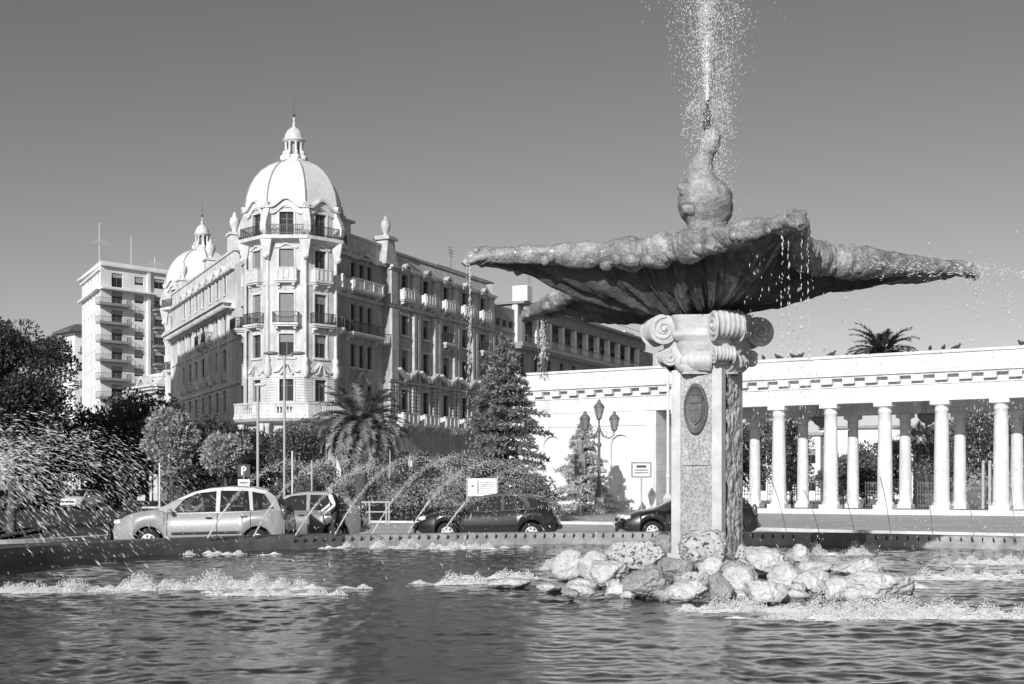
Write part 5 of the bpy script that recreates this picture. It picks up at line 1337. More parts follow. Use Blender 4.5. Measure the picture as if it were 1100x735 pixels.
# driver of the people carrier, sitting
def seated(x0, y0, W, label, slot, faced=(-1, -.3, 0)):
    j = dict(pelvis=(x0 + .38, y0, .78), spine=(x0 + .40, y0, .95), chest=(x0 + .42, y0, 1.13), neck=(x0 + .42, y0, 1.26), chin=(x0 + .40, y0, 1.33), head=(x0 + .39, y0, 1.40), top=(x0 + .39, y0, 1.46),
             shl=(x0 + .40, y0 - .18, 1.20), ell=(x0 + .20, y0 - .22, 1.02), wrl=(x0 - .04, y0 - .12, 1.10), shr=(x0 + .40, y0 + .18, 1.20), elr=(x0 + .20, y0 + .22, 1.02), wrr=(x0 - .04, y0 + .12, 1.10),
             hil=(x0 + .3, y0 - .09, .77), knl=(x0 - .08, y0 - .11, .84), anl=(x0 - .2, y0 - .11, .45), tol=(x0 - .34, y0 - .11, .42), hir=(x0 + .3, y0 + .09, .77), knr=(x0 - .08, y0 + .11, .84), anr=(x0 - .2, y0 + .11, .45), tor=(x0 - .34, y0 + .11, .42))
    rr = {k: v * .92 for k, v in Rr.items()}
    def cl(c):
        if c.z > 1.275 or c.x < x0 + .0 and c.z > .98: return 0
        if c.z < .46: return 4
        return slot if c.z > .86 and c.x > x0 - .02 else 1
    return person(j, rr, Ee, W, label, cl, face=faced, hand_dirs=(('wrl', 'ell', 1), ('wrr', 'elr', -1)))
seated(1.78, -.36, WM[mpv.name], 'driver in a pale shirt at the wheel of the silver people carrier', 2)
seated(1.74, .36, WM[mpv.name], 'passenger in a grey top beside the driver in the silver people carrier', 3)

# ------------------------------------------------------------------ street furniture
Yl = 77.0
lamp = thing('street_lamp', 'ornate cast iron lamp post with three glass lanterns in front of the white wall', 'street lamp', T(at(643.5, Yl), Yl, .12))
m = MB(); m.box(-.34, .34, -.34, .34, 0, .16); m.taper(0, 0, .16, 1.0, .3, .3, .24, .24); m.lathe([(.32, 1.0), (.34, 1.06), (.22, 1.12), (.2, 1.3), (.24, 1.36), (.13, 1.45), (.1, 1.7), (.15, 1.8), (.1, 1.9), (.085, 3.9), (.15, 4.0), (.17, 4.1), (.08, 4.2), (.07, 4.9), (.14, 5.0), (.06, 5.1), (.05, 5.5), (.12, 5.56)], 16); m.build('post', 'ironmid', lamp)
for a in (radians(200), radians(-5)):
    m = MB(); e = Vector((cos(a), sin(a), 0)); m.tube([e * q + Vector((0, 0, z)) for q, z in ((.05, 4.95), (.3, 4.55), (.6, 4.45), (.85, 4.6), (.9, 4.85))], [.05, .045, .04, .04, .05], 8)
    m.tube([e * (.3 + .18 * cos(t)) + Vector((0, 0, 4.72 + .18 * sin(t))) for t in [2 * pi * k / 10 for k in range(11)]], .02, 5); m.build('arm', 'ironmid', lamp)
for x, y, z in ((0, 0, 5.55), (.9 * cos(radians(200)), .9 * sin(radians(200)), 4.85), (.9 * cos(radians(-5)), .9 * sin(radians(-5)), 4.85)):
    Wl = WM[lamp.name] @ T(x, y, z); m = MB()
    m.lathe([(.08, 0), (.15, .06), (.16, .1)], 6); m.lathe([(.3, .72), (.33, .76), (.2, .95), (.1, 1.02), (.12, 1.08), (.03, 1.2)], 6)
    for k in range(6): a = 2 * pi * k / 6; m.tube([(.16 * cos(a), .16 * sin(a), .08), (.3 * cos(a), .3 * sin(a), .73)], .018, 4)
    lo = m.build('lantern', 'ironmid', lamp, Wl); m = MB(); m.lathe([(.155, .1), (.285, .72)], 6, smooth=False); m.build('glass', 'lampglass', lo)
def pole_sign(name, label, px, Y, htop, z0=0.0, r=.04, mt='postgrey', cat='sign'):
    t = thing(name, label, cat, T(at(px, Y), Y, z0)); m = MB(); m.tube([(0, 0, 0), (0, 0, htop)], r, 8); m.lathe([(r * 2, 0), (r * 2, .06), (r, .1)], 8); m.build('pole', mt, t); return t
t = pole_sign('notice_box', 'dark box sign on a pale pole just left of the three-lantern lamp', 623.5, 74, 3.6, .12, .05, 'postpale')
m = MB(); m.box(-.32, .32, -.11, .11, 2.25, 3.45); m.build('box', 'signmid', t, WM[t.name] @ Matrix.Rotation(radians(-25), 4, 'Z'))
m = MB(); m.lathe([(.16, 3.45), (.2, 3.6), (.16, 4.0), (.05, 4.15)], 12); m.build('beacon', 'signmid', t)
t = pole_sign('street_sign', 'framed plate on a slim pole in front of the arched niche', 689, 80, 2.9, .12, .045)
m = MB(); m.box(-.62, .62, -.03, .03, 2.15, 3.1); m.build('plate', 'signmid', t); m = MB(); m.box(-.54, .54, -.04, -.031, 2.23, 3.02); m.build('panel', 'postpale', t)
m = MB()
for z in (2.42, 2.58): m.box(-.42, .42, -.045, -.041, z, z + .05)
m.box(-.3, .3, -.045, -.041, 2.76, 2.9); m.build('arrow_lines', 'signdark', t)
t = thing('flag_pole', 'slim pale pole on a stone base by the end of the white wall', 'pole', T(at(717.5, 83), 83, 0)); m = MB(); m.tube([(0, 0, .8), (0, 0, 9.4)], [.11, .08], 10); m.lathe([(.13, 2.3), (.16, 2.4), (.13, 2.5)], 10); m.build('pole', 'postpale', t)
m = MB(); m.lathe([(.45, 0), (.45, .2), (.34, .3), (.34, .9), (.42, 1.0), (.25, 1.15), (.13, 1.3)], 8); m.build('base', 'kerb', t)
Yd = 70.0
t = pole_sign('street_lamp', 'tall slim street lamp with two outstretched arms in front of the palace corner', 305.5, Yd, zt(382, Yd), 0, .07, 'postgrey', 'street lamp')
for s in (-1, 1):
    m = MB(); z = zt(382, Yd); m.tube([(0, 0, z - .1), (s * .4, 0, z + .05), (s * .75, 0, z + .1)], .04, 6); m.build('arm', 'postgrey', t)
    m = MB(); m.ball((s * .72, 0, z + .12), (.42, .16, .10), 12, 7); m.build('lamp_head', 'ironmid', t)
Ye = 66.0
t = pole_sign('street_lamp', 'plain grey street lamp post with a small flat head, left of the two-armed lamp', 277, Ye, zt(414, Ye), 0, .075, 'postgrey', 'street lamp')
m = MB(); z = zt(414, Ye); m.ball((.12, 0, z + .02), (.3, .14, .09), 12, 7); m.build('lamp_head', 'postpale', t)
t = pole_sign('street_lamp', 'far street lamp with one long arm in front of the corner house', 164, 150, 12.0, 0, .09, 'ironmid', 'street lamp')
m = MB(); m.tube([(0, 0, 12.0), (-1.0, 0, 12.6), (-3.2, 0, 13.1)], [.08, .06, .05], 6); m.build('arm', 'ironmid', t); m = MB(); m.ball((-3.6, 0, 13.1), (.7, .25, .16), 10, 6); m.build('lamp_head', 'iron', t)
Yp = 62.0
t = pole_sign('parking_sign', 'parking sign with a letter P above a small plate', 262, Yp, 2.75, 0, .035)
m = MB(); m.box(-.3, .3, -.03, .0, 2.15, 2.75); b_ = m.build('panel', 'signdark', t)
m = MB(); y0, y1 = -.045, -.031; m.box(-.12, -.045, y0, y1, 2.24, 2.66)
P_ = [(-.045, 2.66)] + [(.01 + .12 * cos(a), 2.55 + .11 * sin(a)) for a in [pi/2 - pi * k / 10 for k in range(11)]] + [(-.045, 2.44), (-.045, 2.5)] + [(.01 + .05 * cos(a), 2.55 + .05 * sin(a)) for a in [-pi/2 + pi * k / 10 for k in range(11)]] + [(-.045, 2.6)]
m.prism(P_, y0, y1); m.build('letter_p', 'signwhite', b_)
m = MB(); m.box(-.28, .28, -.03, 0, 1.55, 2.05); b2 = m.build('lower_plate', 'signwhite', t); m = MB(); m.box(-.2, .2, -.036, -.031, 1.85, 1.93); m.box(-.2, .1, -.036, -.031, 1.68, 1.74); m.build('lines', 'signmid', b2)
t = pole_sign('no_entry_sign', 'round no entry sign with a white bar under the bushy tree', 183, 64, 2.6, 0, .035)
WN = WM[t.name] @ Matrix.Translation((0, -.05, 2.45)) @ Matrix.Rotation(pi / 2, 4, 'X'); m = MB(); m.lathe([(.3, -.01), (.3, .01)], 28); d_ = m.build('disc', 'signmid', t, WN); m = MB(); m.box(-.2, .2, -.05, .05, .011, .016); m.build('bar', 'signwhite', d_, WN)
pole_sign('post', 'bare pale post left of the round no entry sign', 171.5, 66, 2.9, 0, .05, 'postpale', 'post')
Yb = 60.5
t = thing('notice_board', 'white notice board with a map panel behind the black hatchback', 'notice board', T(at(518, Yb), Yb, .1))
m = MB(); m.box(-.66, .66, -.04, .04, zt(533, Yb) - .1, zt(514, Yb) - .1); b_ = m.build('board', 'signwhite', t)
m = MB(); z0_, z1_ = zt(533, Yb) - .1, zt(514, Yb) - .1; m.box(-.22, -.17, -.046, -.041, z0_ + .08, z1_ - .1); m.box(-.5, -.4, -.046, -.041, z0_ + .42, z0_ + .52); m.build('map_marks', 'signdark', b_)
m = MB()
for k in range(6): m.box(-.1, .55 - (k % 3) * .05, -.046, -.041, z0_ + .12 + k * .1, z0_ + .15 + k * .1)
m.build('text_lines', 'signmid', b_)
for x in (-.7, .7): m = MB(); m.tube([(x, 0, 0), (x, 0, zt(512, Yb) - .1)], .035, 8); m.build('leg', 'postgrey', t)
Yt = 58.0
t = thing('barrier', 'low metal barrier of upright posts on the pavement behind the grey car', 'barrier', T(at(403, Yt), Yt, 0))
for x in (-.42, -.25, .5, .62): m = MB(); m.tube([(x, 0, 0), (x, 0, 1.05)], .04, 8); m.build('post', 'postgrey', t)
m = MB(); m.box(-.6, .7, -.02, .02, .98, 1.04); m.box(-.6, .7, -.02, .02, .55, .6); m.build('rail', 'postgrey', t)
for px, Y, h, lab in ((314, 62, 3.4, 'slim pale post under the water arcs left of the palm'), (335, 64, 3.0, 'dark slim post between the water arcs and the palm'), (442, 84, 3.4, 'pale square post among the shrubs right of the palm'), (419, 86, 4.2, 'slim grey pole among the shrubs below the palm crown'), (475, 82, 2.6, 'short grey post among the shrubs left of the cedar')):
    pole_sign('post', lab, px, Y, h, 0, .08 if px == 442 else .045, 'postpale' if px in (314, 442) else 'postgrey', 'post')
# bench and buildings in the park
t = thing('park_bench', 'dark bench in the shade of the bushy park tree', 'bench', WC @ T(10.1, 9.5)); m = MB(); m.box(-1, 1, -.25, .25, .42, .48); m.build('seat', 'ironmid', t)
m = MB(); m.box(-1, 1, .22, .27, .6, .95); m.build('backrest', 'ironmid', t)
for x in (-.85, .85): m = MB(); m.box(x - .04, x + .04, -.22, .25, 0, .42); m.build('leg', 'iron', t)
for ox, oy, w_, h_, lab in ((25, 175, 16, 8.5, 'pale low house far behind the park, seen between columns'), (45, 190, 14, 10.2, 'pale flat-roofed house with a dark terrace behind the park'),):
    t = thing('house', lab, 'house', frame(ox, oy, .95, -.3)); m = MB(); ops = [(x - .6, x + .6, z, z + 1.9) for x in np.arange(2, w_, 3.2) for z in (1.2, 4.8)]
    wall(m, 0, w_, 0, h_, ops, .2); m.box(0, w_, .3, 9, 0, h_ - .05); m.build('wall', 'apt', t); m = MB(); m.box(-.4, w_ + .4, -.5, 9.4, h_, h_ + .4); m.build('roof', 'aptgrey', t)
    for a, b, c, d in ops: window(t, WM[t.name], (a + b) / 2, c, b - a, d - c, .15, .4, False, 1)
# ------------------------------------------------------------------ plants
def leaves(mb, C, N_, size, rng, m=0, up=.3, asp=.5, jitter=.35):
    """A diamond leaf at each point of C, leaning along N_."""
    n = len(C); D = rng.normal(size=(n, 3)); D /= np.linalg.norm(D, axis=1)[:, None]
    A = D * .8 + N_ * .7 + np.array([0, 0, up]); A /= np.linalg.norm(A, axis=1)[:, None]
    B = np.cross(A, rng.normal(size=(n, 3))); B /= np.maximum(np.linalg.norm(B, axis=1), 1e-6)[:, None]
    s = size * (1 + jitter * rng.uniform(-1, 1, n))[:, None]
    Nn = np.cross(A, B)
    V = np.stack([C, C + A * s * .5 + B * s * asp * .5 + Nn * s * .08, C + A * s, C + A * s * .5 - B * s * asp * .5 + Nn * s * .08], 1).reshape(-1, 3)
    f = np.arange(n * 4).reshape(n, 4); mb.add(V, f, m, False)
def clump_points(rng, c, r, n, shell=.75):
    D = rng.normal(size=(n, 3)); D /= np.linalg.norm(D, axis=1)[:, None]
    q = shell + (1 - shell) * rng.uniform(0, 1, n) ** .5; q = np.where(rng.uniform(0, 1, n) < .3, rng.uniform(.2, 1, n), q)
    return np.asarray(c) + D * np.asarray(r) * q[:, None], D
def tree(px, Y, rx, zc, rz, label, mt, seed, nl=9000, leaf=.22, nclump=46, trunk=.16, bark='bark', ry=None, cat='tree', grp='broad-leaved trees and shrubs', name='tree', fill=.55, crk=(.22, .42)):
    rng = np.random.default_rng(seed); ry = ry or rx; x = at(px, Y)
    t = thing(name, label, cat, T(x, Y, 0), grp); cl = []
    while len(cl) < nclump:
        p = rng.uniform(-1, 1, 3); q = np.linalg.norm(p)
        if fill < q < 1 or (q < 1 and rng.uniform() < .25):
            wob = 1 + .22 * noise.noise(Vector(p) * 1.8 + Vector((seed, 0, 0))); cl.append((np.array([0, 0, zc]) + p * np.array([rx, ry, rz]) * .82 * wob, rng.uniform(*crk) * (rx + rz) / 2))
    cr = MB(); k = nl // nclump
    for c, r in cl:
        P, D = clump_points(rng, c, (r, r, r * .8), k); leaves(cr, P, D, leaf, rng)
    tr = MB(); zb = max(.3, zc - rz * .75)
    tr.tube([(0, 0, -.05), (.04, .02, zb * .5), (.0, .0, zb), (.03, 0, zc)], [trunk * 1.25, trunk, trunk * .9, trunk * .45], 10)
    for i in range(0, nclump, 4):
        c, r = cl[i]; z0 = zb + (zc - zb) * rng.uniform(0, .6); tr.tube([(0, 0, z0), (c[0] * .5, c[1] * .5, z0 + (c[2] - z0) * .6), tuple(c)], [trunk * .5, trunk * .3, trunk * .1], 6)
    tr.build('trunk', bark, t); cr.build('crown', mt, t); return t
def bush(px, Y, rx, h, label, mt, seed, nl=5000, leaf=.16, name='bush', cat='shrub', ry=None, nclump=26, grp='broad-leaved trees and shrubs'):
    rng = np.random.default_rng(seed); x = at(px, Y); t = thing(name, label, cat, T(x, Y, 0), grp); cr = MB(); ry = ry or rx * .8; st = MB()
    for i in range(nclump):
        a = rng.uniform(0, 2 * pi); q = rng.uniform(0, 1) ** .5; z = rng.uniform(.12, .86) * h * (1 - .35 * q * q); r = rng.uniform(.2, .34) * min(rx, h) * 1.1
        c = (q * rx * .78 * cos(a), q * ry * .78 * sin(a), z); P, D = clump_points(rng, c, (r, r, r), nl // nclump); leaves(cr, P, D, leaf, rng)
        if i % 3 == 0: st.tube([(c[0] * .2, c[1] * .2, 0), (c[0] * .6, c[1] * .6, c[2] * .6), c], [.035, .025, .01], 5)
    st.build('stem', 'bark', t); cr.build('foliage', mt, t); return t
tree(12, 47, 2.5, 5.7, 2.35, 'big dark tree at the left edge, rising above the spray', 'leafdk', 1, 34000, .125, 95, .14, crk=(.14, .30))
tree(-70, 48, 3.2, 6.0, 3.4, 'dark tree partly beyond the left edge of the photo', 'leafdk', 2, 9000, .22, 50, .2)
for px, Y, rx, zc, rz, lab, sd in ((28, 112, 3.9, 5.2, 3.2, 'low dark tree behind the spray near the left edge', 11), (88, 114, 3.9, 5.4, 3.2, 'dark round tree behind the small white hatchback', 12),
        (128, 112, 3.8, 5.6, 3.4, 'dark tree between the white hatchback and the bushy lit tree', 13), (158, 108, 3.4, 6.0, 3.8, 'tall dark tree just left of the bushy lit tree', 14), (214, 96, 3.0, 3.8, 3.2, 'dark tree in the gap between the two small lit trees', 15), (268, 100, 3.2, 3.4, 2.8, 'dark tree in front of the palace ground floor', 16), (124, 104, 2.6, 2.0, 1.7, 'dark thicket right of the small white hatchback', 17), (60, 124, 3.4, 3.6, 3.0, 'dark tree behind the dark van', 18)):
    tree(px, Y, rx, zc, rz, lab, 'leafdk', sd, 8000, .32, 40, .16)
tree(184, 76, 1.62, 4.45, 1.75, 'small bushy tree with pale leaves above the no entry sign', 'leaflt', 21, 9000, .24, 70, .1)
tree(242, 73, 1.45, 3.65, 1.15, 'small round-headed tree with pale leaves beside the parking sign', 'leaflt', 22, 7500, .22, 60, .08)
tree(320, 82, 1.75, 4.2, 1.9, 'mid-grey leafy tree between the two-armed lamp and the palm', 'leafmid', 23, 9000, .2, 46, .1)
bush(456, 76, 1.9, 4.0, 'tall olive-like shrub right of the palm', 'leafolive', 31, 7000, .15)
bush(420, 74, 1.5, 2.6, 'pale feathery shrub below the palm crown', 'leafolive', 32, 6000, .14)
bush(492, 72, 1.6, 2.9, 'feathery shrub between the olive-like shrub and the cedar', 'leafolive', 33, 6000, .14)
bush(385, 78, 1.9, 2.5, 'pale shrub at the foot of the palm', 'leafolive', 34, 6000, .14)
bush(345, 74, 1.6, 3.3, 'low shrub left of the palm foot behind the grey car', 'leafmid', 35, 5000, .15)
bush(570, 63.5, 1.55, 2.75, 'dense dark laurel bush between the black hatchback and the small cedar', 'leafmid', 36, 8000, .15)
bush(533, 64, 1.1, 1.9, 'low bush behind the white notice board', 'leafmid', 37, 5000, .14)
bush(322, 84, 2.0, 3.0, 'dark shrub below the leafy tree left of the palm', 'leafmid', 38, 6000, .17)
# clipped dark hedge along the kerb
hd = thing('hedge', 'low dark hedge in front of the pale kerb behind the cars', 'hedge', T(0, 0)); rng = np.random.default_rng(5); cr = MB()
pts = rng.uniform(0, 1, (5200, 3)); X_ = -9.5 + 9.0 * pts[:, 0]; Y_ = 64 - .25 * X_ - 3.3 + 1.1 * pts[:, 1]; Z_ = .08 + .62 * np.maximum(pts[:, 2], rng.uniform(0, 1, 5200))
leaves(cr, np.stack([X_, Y_, Z_], 1), np.tile([0, -.5, .6], (5200, 1)), .13, rng); cr.build('foliage', 'leafdk', hd)
# cedars
def cedar(px, Y, h, R, label, mt, seed, tiers=26, z0=.5, shape=.6):
    rng = np.random.default_rng(seed); t = thing('cedar_tree', label, 'tree', T(at(px, Y), Y), 'cedars in front of the white wall'); tr = MB(); cr = MB()
    tr.tube([(0, 0, -.05), (.05, 0, h * .5), (0, 0, h)], [R * .07, R * .05, .02], 10)
    for k in range(tiers):
        v = k / (tiers - 1); z = z0 + (h - z0) * v ** .9; ln = R * (1 - v) ** shape * (.75 + .25 * rng.uniform()) + .12
        if v < .12: ln *= .8 + v
        z00 = z
        for b in range(7 if v < .8 else 5):
            z = z00
            a = 2 * pi * (b / 7) + rng.uniform(-.4, .4) + k * 1.7; L_ = ln * rng.uniform(.6, 1.15); e = np.array([cos(a), sin(a), 0]); s_ = np.array([-sin(a), cos(a), 0])
            lift = rng.uniform(-.02, .22); z = z + rng.uniform(-.13, .13); pts = [np.array([0, 0, z]) + e * L_ * q + np.array([0, 0, L_ * (lift * q - .16 * q * q)]) for q in (0, .35, .7, 1)]
            tr.tube([tuple(p) for p in pts], [.035 * R * .6, .02, .014, .006], 5)
            n = int(215 * max(.35, L_ / R) * R / 2); q = rng.uniform(.12, 1.03, n) ; side = rng.uniform(-1, 1, n) * L_ * .30 * (1.1 - q) ** .6
            P = np.array([0, 0, z]) + e * (L_ * q)[:, None] + s_ * side[:, None] + np.array([0, 0, 1]) * (L_ * (lift * q - .16 * q * q) + rng.uniform(-.06, .06, n))[:, None]
            D = e * .9 + s_ * np.sign(side)[:, None] * .8 + np.array([0, 0, -.1]); leaves(cr, P, np.tile(D, (1, 1)) if D.ndim == 2 else D, .235, rng, 0, .12, .32)
    tr.build('trunk', 'bark', t); cr.build('crown', mt, t); return t
cedar(542, 66, 9.1, 3.5, 'large cedar hiding the left end of the white wall', 'needle', 41, 20, .9, .78)
cedar(628, 84, 6.0, 2.5, 'small young cedar behind the three-lantern lamp', 'needlelt', 42, 15, .4, .8)
# palms
def palm(px, Y, zc, R, label, mt, seed, n=58, trunk=.28, leaf_n=34, lo=-.9, hi=1.35, base=0.0, barkm='bark'):
    rng = np.random.default_rng(seed); t = thing('palm_tree', label, 'palm tree', T(at(px, Y), Y), 'date palms'); tr = MB(); P = []
    for i in range(24):
        z = (zc - .1) * i / 23; P.append([((trunk * (1 + .07 * (-1) ** i)) * cos(a), (trunk * (1 + .07 * (-1) ** i)) * sin(a), z) for a in [2 * pi * k / 14 for k in range(14)]])
    tr.grid(P, 0, True, cv=True); tr.ball((0, 0, zc - .1), (trunk * 1.5, trunk * 1.5, trunk * 2.0), 12, 8); tr.build('trunk', barkm, t); cr = MB()
    for k in range(n):
        a = k * 2.39996 + rng.uniform(-.2, .2); el = lo + (hi - lo) * (k + .5) / n + rng.uniform(-.1, .1); L_ = R * rng.uniform(.85, 1.12); e = np.array([cos(a), sin(a), 0]); s_ = np.array([-sin(a), cos(a), 0])
        pts = []; p = np.array([0, 0, zc]) + e * trunk * .5; ang = el
        m_ = 14
        for i in range(m_ + 1):
            pts.append(p.copy()); p = p + (e * cos(ang) + np.array([0, 0, sin(ang)])) * L_ / m_; ang -= (.055 + .035 * cos(el)) * (1 + i / m_) * .85
        cr.tube([tuple(q) for q in pts], [.035 * (1 - .8 * i / m_) for i in range(m_ + 1)], 4)
        pts = np.array(pts); q = np.linspace(.12, 1, leaf_n); idx = q * m_; i0 = np.minimum(idx.astype(int), m_ - 1); fr = (idx - i0)[:, None]; Q = pts[i0] * (1 - fr) + pts[i0 + 1] * fr; Tn = pts[i0 + 1] - pts[i0]; Tn /= np.linalg.norm(Tn, axis=1)[:, None]
        up = np.cross(Tn, s_); up *= np.sign(up[:, 2:3] + 1e-6); ll = (R * .20 * np.sin(np.pi * np.minimum(.98, .12 + q * .86)) ** .7)[:, None]
        for sg in (-1, 1):
            tip = Q + (s_ * sg * .72 + Tn * .62 + up * .22 + np.array([0, 0, -.12])) * ll + rng.normal(size=Q.shape) * .02 * R; wv = Tn * (R * .018)
            V = np.stack([Q - wv, Q + wv, tip], 1).reshape(-1, 3); cr.add(V, np.arange(len(V)).reshape(-1, 3), 0, False)
    cr.build('crown', mt, t); return t
palm(388, 72, zt(456, 72), 2.85, 'bushy date palm with arching fronds in front of the palace', 'frond', 51, 120, .35, 52, -1.05)
palm(948, 112, zt(381, 112), 3.3, 'palm crown rising above the top of the white colonnade', 'fronddk', 52, 74, .3, 44, -.35, 1.3)
palm(987, 98, zt(474, 98), 2.1, 'low palm with a thick trunk seen between two columns', 'fronddk', 53, 50, .42, 30, -.6, 1.35, barkm='barkpale')
# trees of the park behind the columns
tree(1062, 102, 3.2, 5.2, 3.3, 'bushy park tree with a pale forked trunk between the right-hand columns', 'leafmid', 61, 11000, .24, 60, .22, 'barkpale', fill=.4)
for px, Y, rx, zc, rz, lab, sd, mt_ in ((770, 104, 2.2, 4.6, 3.4, 'dark park tree just right of the fountain pillar', 62, 'leafdk'), (812, 112, 2.2, 4.6, 3.6, 'mid-grey park tree behind the second column from the pillar', 63, 'leafmid'), (716, 100, 1.6, 4.2, 3.6, 'dark park tree in the opening left of the pillar', 64, 'leafdk'),
        (905, 118, 2.6, 2.6, 2.0, 'low park bush below the open sky bay', 65, 'leafmid'), (850, 125, 1.6, 4.4, 4.2, 'slim dark park tree between two columns', 66, 'leafdk'), (930, 105, 1.7, 2.8, 2.2, 'climbing shrub in front of the far pale houses', 67, 'leafmid'), (958, 108, 1.5, 3.4, 2.6, 'dark park shrub left of the low palm', 68, 'leafdk'), (1012, 112, 2.6, 4.4, 3.6, 'park tree behind the low palm', 69, 'leafmid'), (1105, 100, 2.6, 4.8, 3.4, 'park tree at the right edge of the photo', 70, 'leafmid')):
    tree(px, Y, rx, zc, rz, lab, mt_, sd, 7000, .26, 40, .14)

# ------------------------------------------------------------------ water in the air
def drops(name, P, D, ln, rd, mt, label=None):
    P = np.asarray(P); D = np.asarray(D, float); n = len(P); D = D / np.maximum(np.linalg.norm(D, axis=1), 1e-9)[:, None]
    A = np.cross(D, np.array([.31, .77, .55])); A /= np.maximum(np.linalg.norm(A, axis=1), 1e-9)[:, None]; B = np.cross(D, A)
    ln = np.broadcast_to(ln, n)[:, None]; rd = np.broadcast_to(rd, n)[:, None]
    V = np.stack([P - D * ln / 2, P + A * rd, P + B * rd, P - A * rd, P - B * rd, P + D * ln / 2], 1).reshape(-1, 3)
    base = (np.arange(n) * 6)[:, None, None]; f = np.array([(0, 2, 1), (0, 3, 2), (0, 4, 3), (0, 1, 4), (5, 1, 2), (5, 2, 3), (5, 3, 4), (5, 4, 1)])
    mb = MB(); mb.add(V, (base + f).reshape(-1, 3), 0, True); o = mb.build(name, mt); tag(o, None, None, None, 'stuff'); return o
G = 9.81
def arc(p0, p1, apex, n, rng, spread0, spread1, t0=0.0, t1=1.0, bias=1.0):
    """Drops along the throw from p0 to p1 that tops out at height apex; they scatter more towards the end."""
    p0 = np.array(p0, float); p1 = np.array(p1, float); vz = sqrt(2 * G * max(.05, apex - p0[2])); tt = (vz + sqrt(max(0, 2 * G * (apex - p1[2])))) / G
    v = (p1 - p0) / tt; v[2] = vz; u = t0 + (t1 - t0) * rng.uniform(0, 1, n) ** bias; t = u * tt
    P = p0 + v * t[:, None]; P[:, 2] -= .5 * G * t * t; D = np.tile(v, (n, 1)); D[:, 2] -= G * t
    P += rng.normal(size=(n, 3)) * (spread0 + (spread1 - spread0) * u ** 1.3)[:, None]; return P, D
rng = np.random.default_rng(9)
# top jet
top = 7.8; P = []; D = []
st = MB(); zz = np.linspace(top, 10.9, 110); st.tube([(FX + .02 * noise.noise(Vector((0, 0, z * 2))) * (z - top), FY, z) for z in zz], [.03 + .036 * (z - top) ** .8 + .03 * noise.noise(Vector((z * 5, 0, 0))) * min(1, z - top) + .02 * noise.noise(Vector((z * 17, 0, 3))) * min(1, z - top) for z in zz], 9); tag(st.build('jet_stream', 'drop'), None, None, None, 'stuff')
n = 52000; z = top + 3.6 * rng.uniform(0, 1, n) ** .8; s = .02 + .058 * (z - top); P1 = np.stack([FX + rng.normal(size=n) * s * .55, FY + rng.normal(size=n) * s * .55, z], 1); D1 = np.stack([rng.normal(size=n) * .25, rng.normal(size=n) * .25, np.ones(n)], 1)
n2 = 9000; z = 5.6 + 5.6 * rng.uniform(0, 1, n2) ** .75; s = .14 + .10 * np.maximum(0, z - 7.6); P2 = np.stack([FX + .06 + rng.normal(size=n2) * s * 1.05, FY + rng.normal(size=n2) * s, z], 1); D2 = np.stack([rng.normal(size=n2) * .35, rng.normal(size=n2) * .35, -np.ones(n2)], 1)
n3 = 700; a = rng.uniform(0, 2 * pi, n3); q = rng.uniform(0, 1, n3); r = .06 + .36 * q ** .7; P3 = np.stack([FX + r * np.cos(a), FY + r * np.sin(a), 7.45 + .28 * np.sin(np.pi * np.minimum(1, q * 1.15)) - .9 * np.maximum(0, q - .75)], 1) + rng.normal(size=(n3, 3)) * .03; D3 = np.stack([np.cos(a) * .4, np.sin(a) * .4, .3 - q], 1)
drops('jet_spray', np.concatenate([P1, P2, P3]), np.concatenate([D1, D2, D3]), np.concatenate([rng.uniform(.012, .06, n), rng.uniform(.02, .08, n2), rng.uniform(.015, .04, n3)]), np.concatenate([rng.uniform(.002, .007, n), rng.uniform(.0015, .006, n2), rng.uniform(.003, .009, n3)]), 'drop')
# big jets from the left rim that fall towards the pool centre
P = []; D = []
for k in range(15):
    y0 = rng.uniform(13.5, 21.5); p0 = (-10.0 + rng.uniform(-.3, .3), y0, .55); p1 = (-5.4 + rng.uniform(-1.6, 1.5), y0 + rng.uniform(-.5, 2.2), ZW); a_, b_ = arc(p0, p1, 2.65 + rng.uniform(-.7, .35), 200, rng, .05, .2, .25, .90, 1.1); P.append(a_); D.append(b_)
P = np.concatenate(P); D = np.concatenate(D); n = len(P); k = P[:, 2] > ZW; P, D = P[k], D[k]; n = len(P)
drops('left_spray', P, D, rng.uniform(.05, .17, n), rng.uniform(.003, .014, n) * rng.uniform(.5, 1, n), 'dropsoft')
r_ = rng.integers(0, n, 9000); P = P[r_] + rng.normal(size=(9000, 3)) * .12; D = D[r_]; k = P[:, 2] > ZW; P, D = P[k], D[k]; n = len(P)
drops('left_mist', P, D, rng.uniform(.02, .07, n), rng.uniform(.0015, .004, n), 'dropsoft')
# arcs from the far rim
P = []; D = []; fs = MB(); nz_ = 0
for i in range(7):
    px0 = 256 + 36.5 * i; a = None
    x0 = at(px0, 32.3); y0 = BC[1] + sqrt(max(0, (rim_r(1.9) - .16) ** 2 - (x0 - BC[0]) ** 2)); p0 = np.array([x0, y0, .53]); p1 = np.array([x0 + 4.3, y0 - 2.7, ZW]); ap = 2.25 + rng.uniform(-.15, .2)
    a_, b_ = arc(p0, p1, ap, 1500, rng, .010, .17, 0.0, .88, 1.0); P.append(a_); D.append(b_)
    vz = sqrt(2 * G * (ap - .53)); tt = (vz + sqrt(2 * G * (ap - ZW))) / G; v = (p1 - p0) / tt; ts = np.linspace(0, .13, 14) * tt
    fs.tube([(p0[0] + v[0] * t, p0[1] + v[1] * t, p0[2] + vz * t - .5 * G * t * t) for t in ts], [.012 + .006 * i_ / 13 + .005 * rng.uniform() for i_ in range(14)], 6)
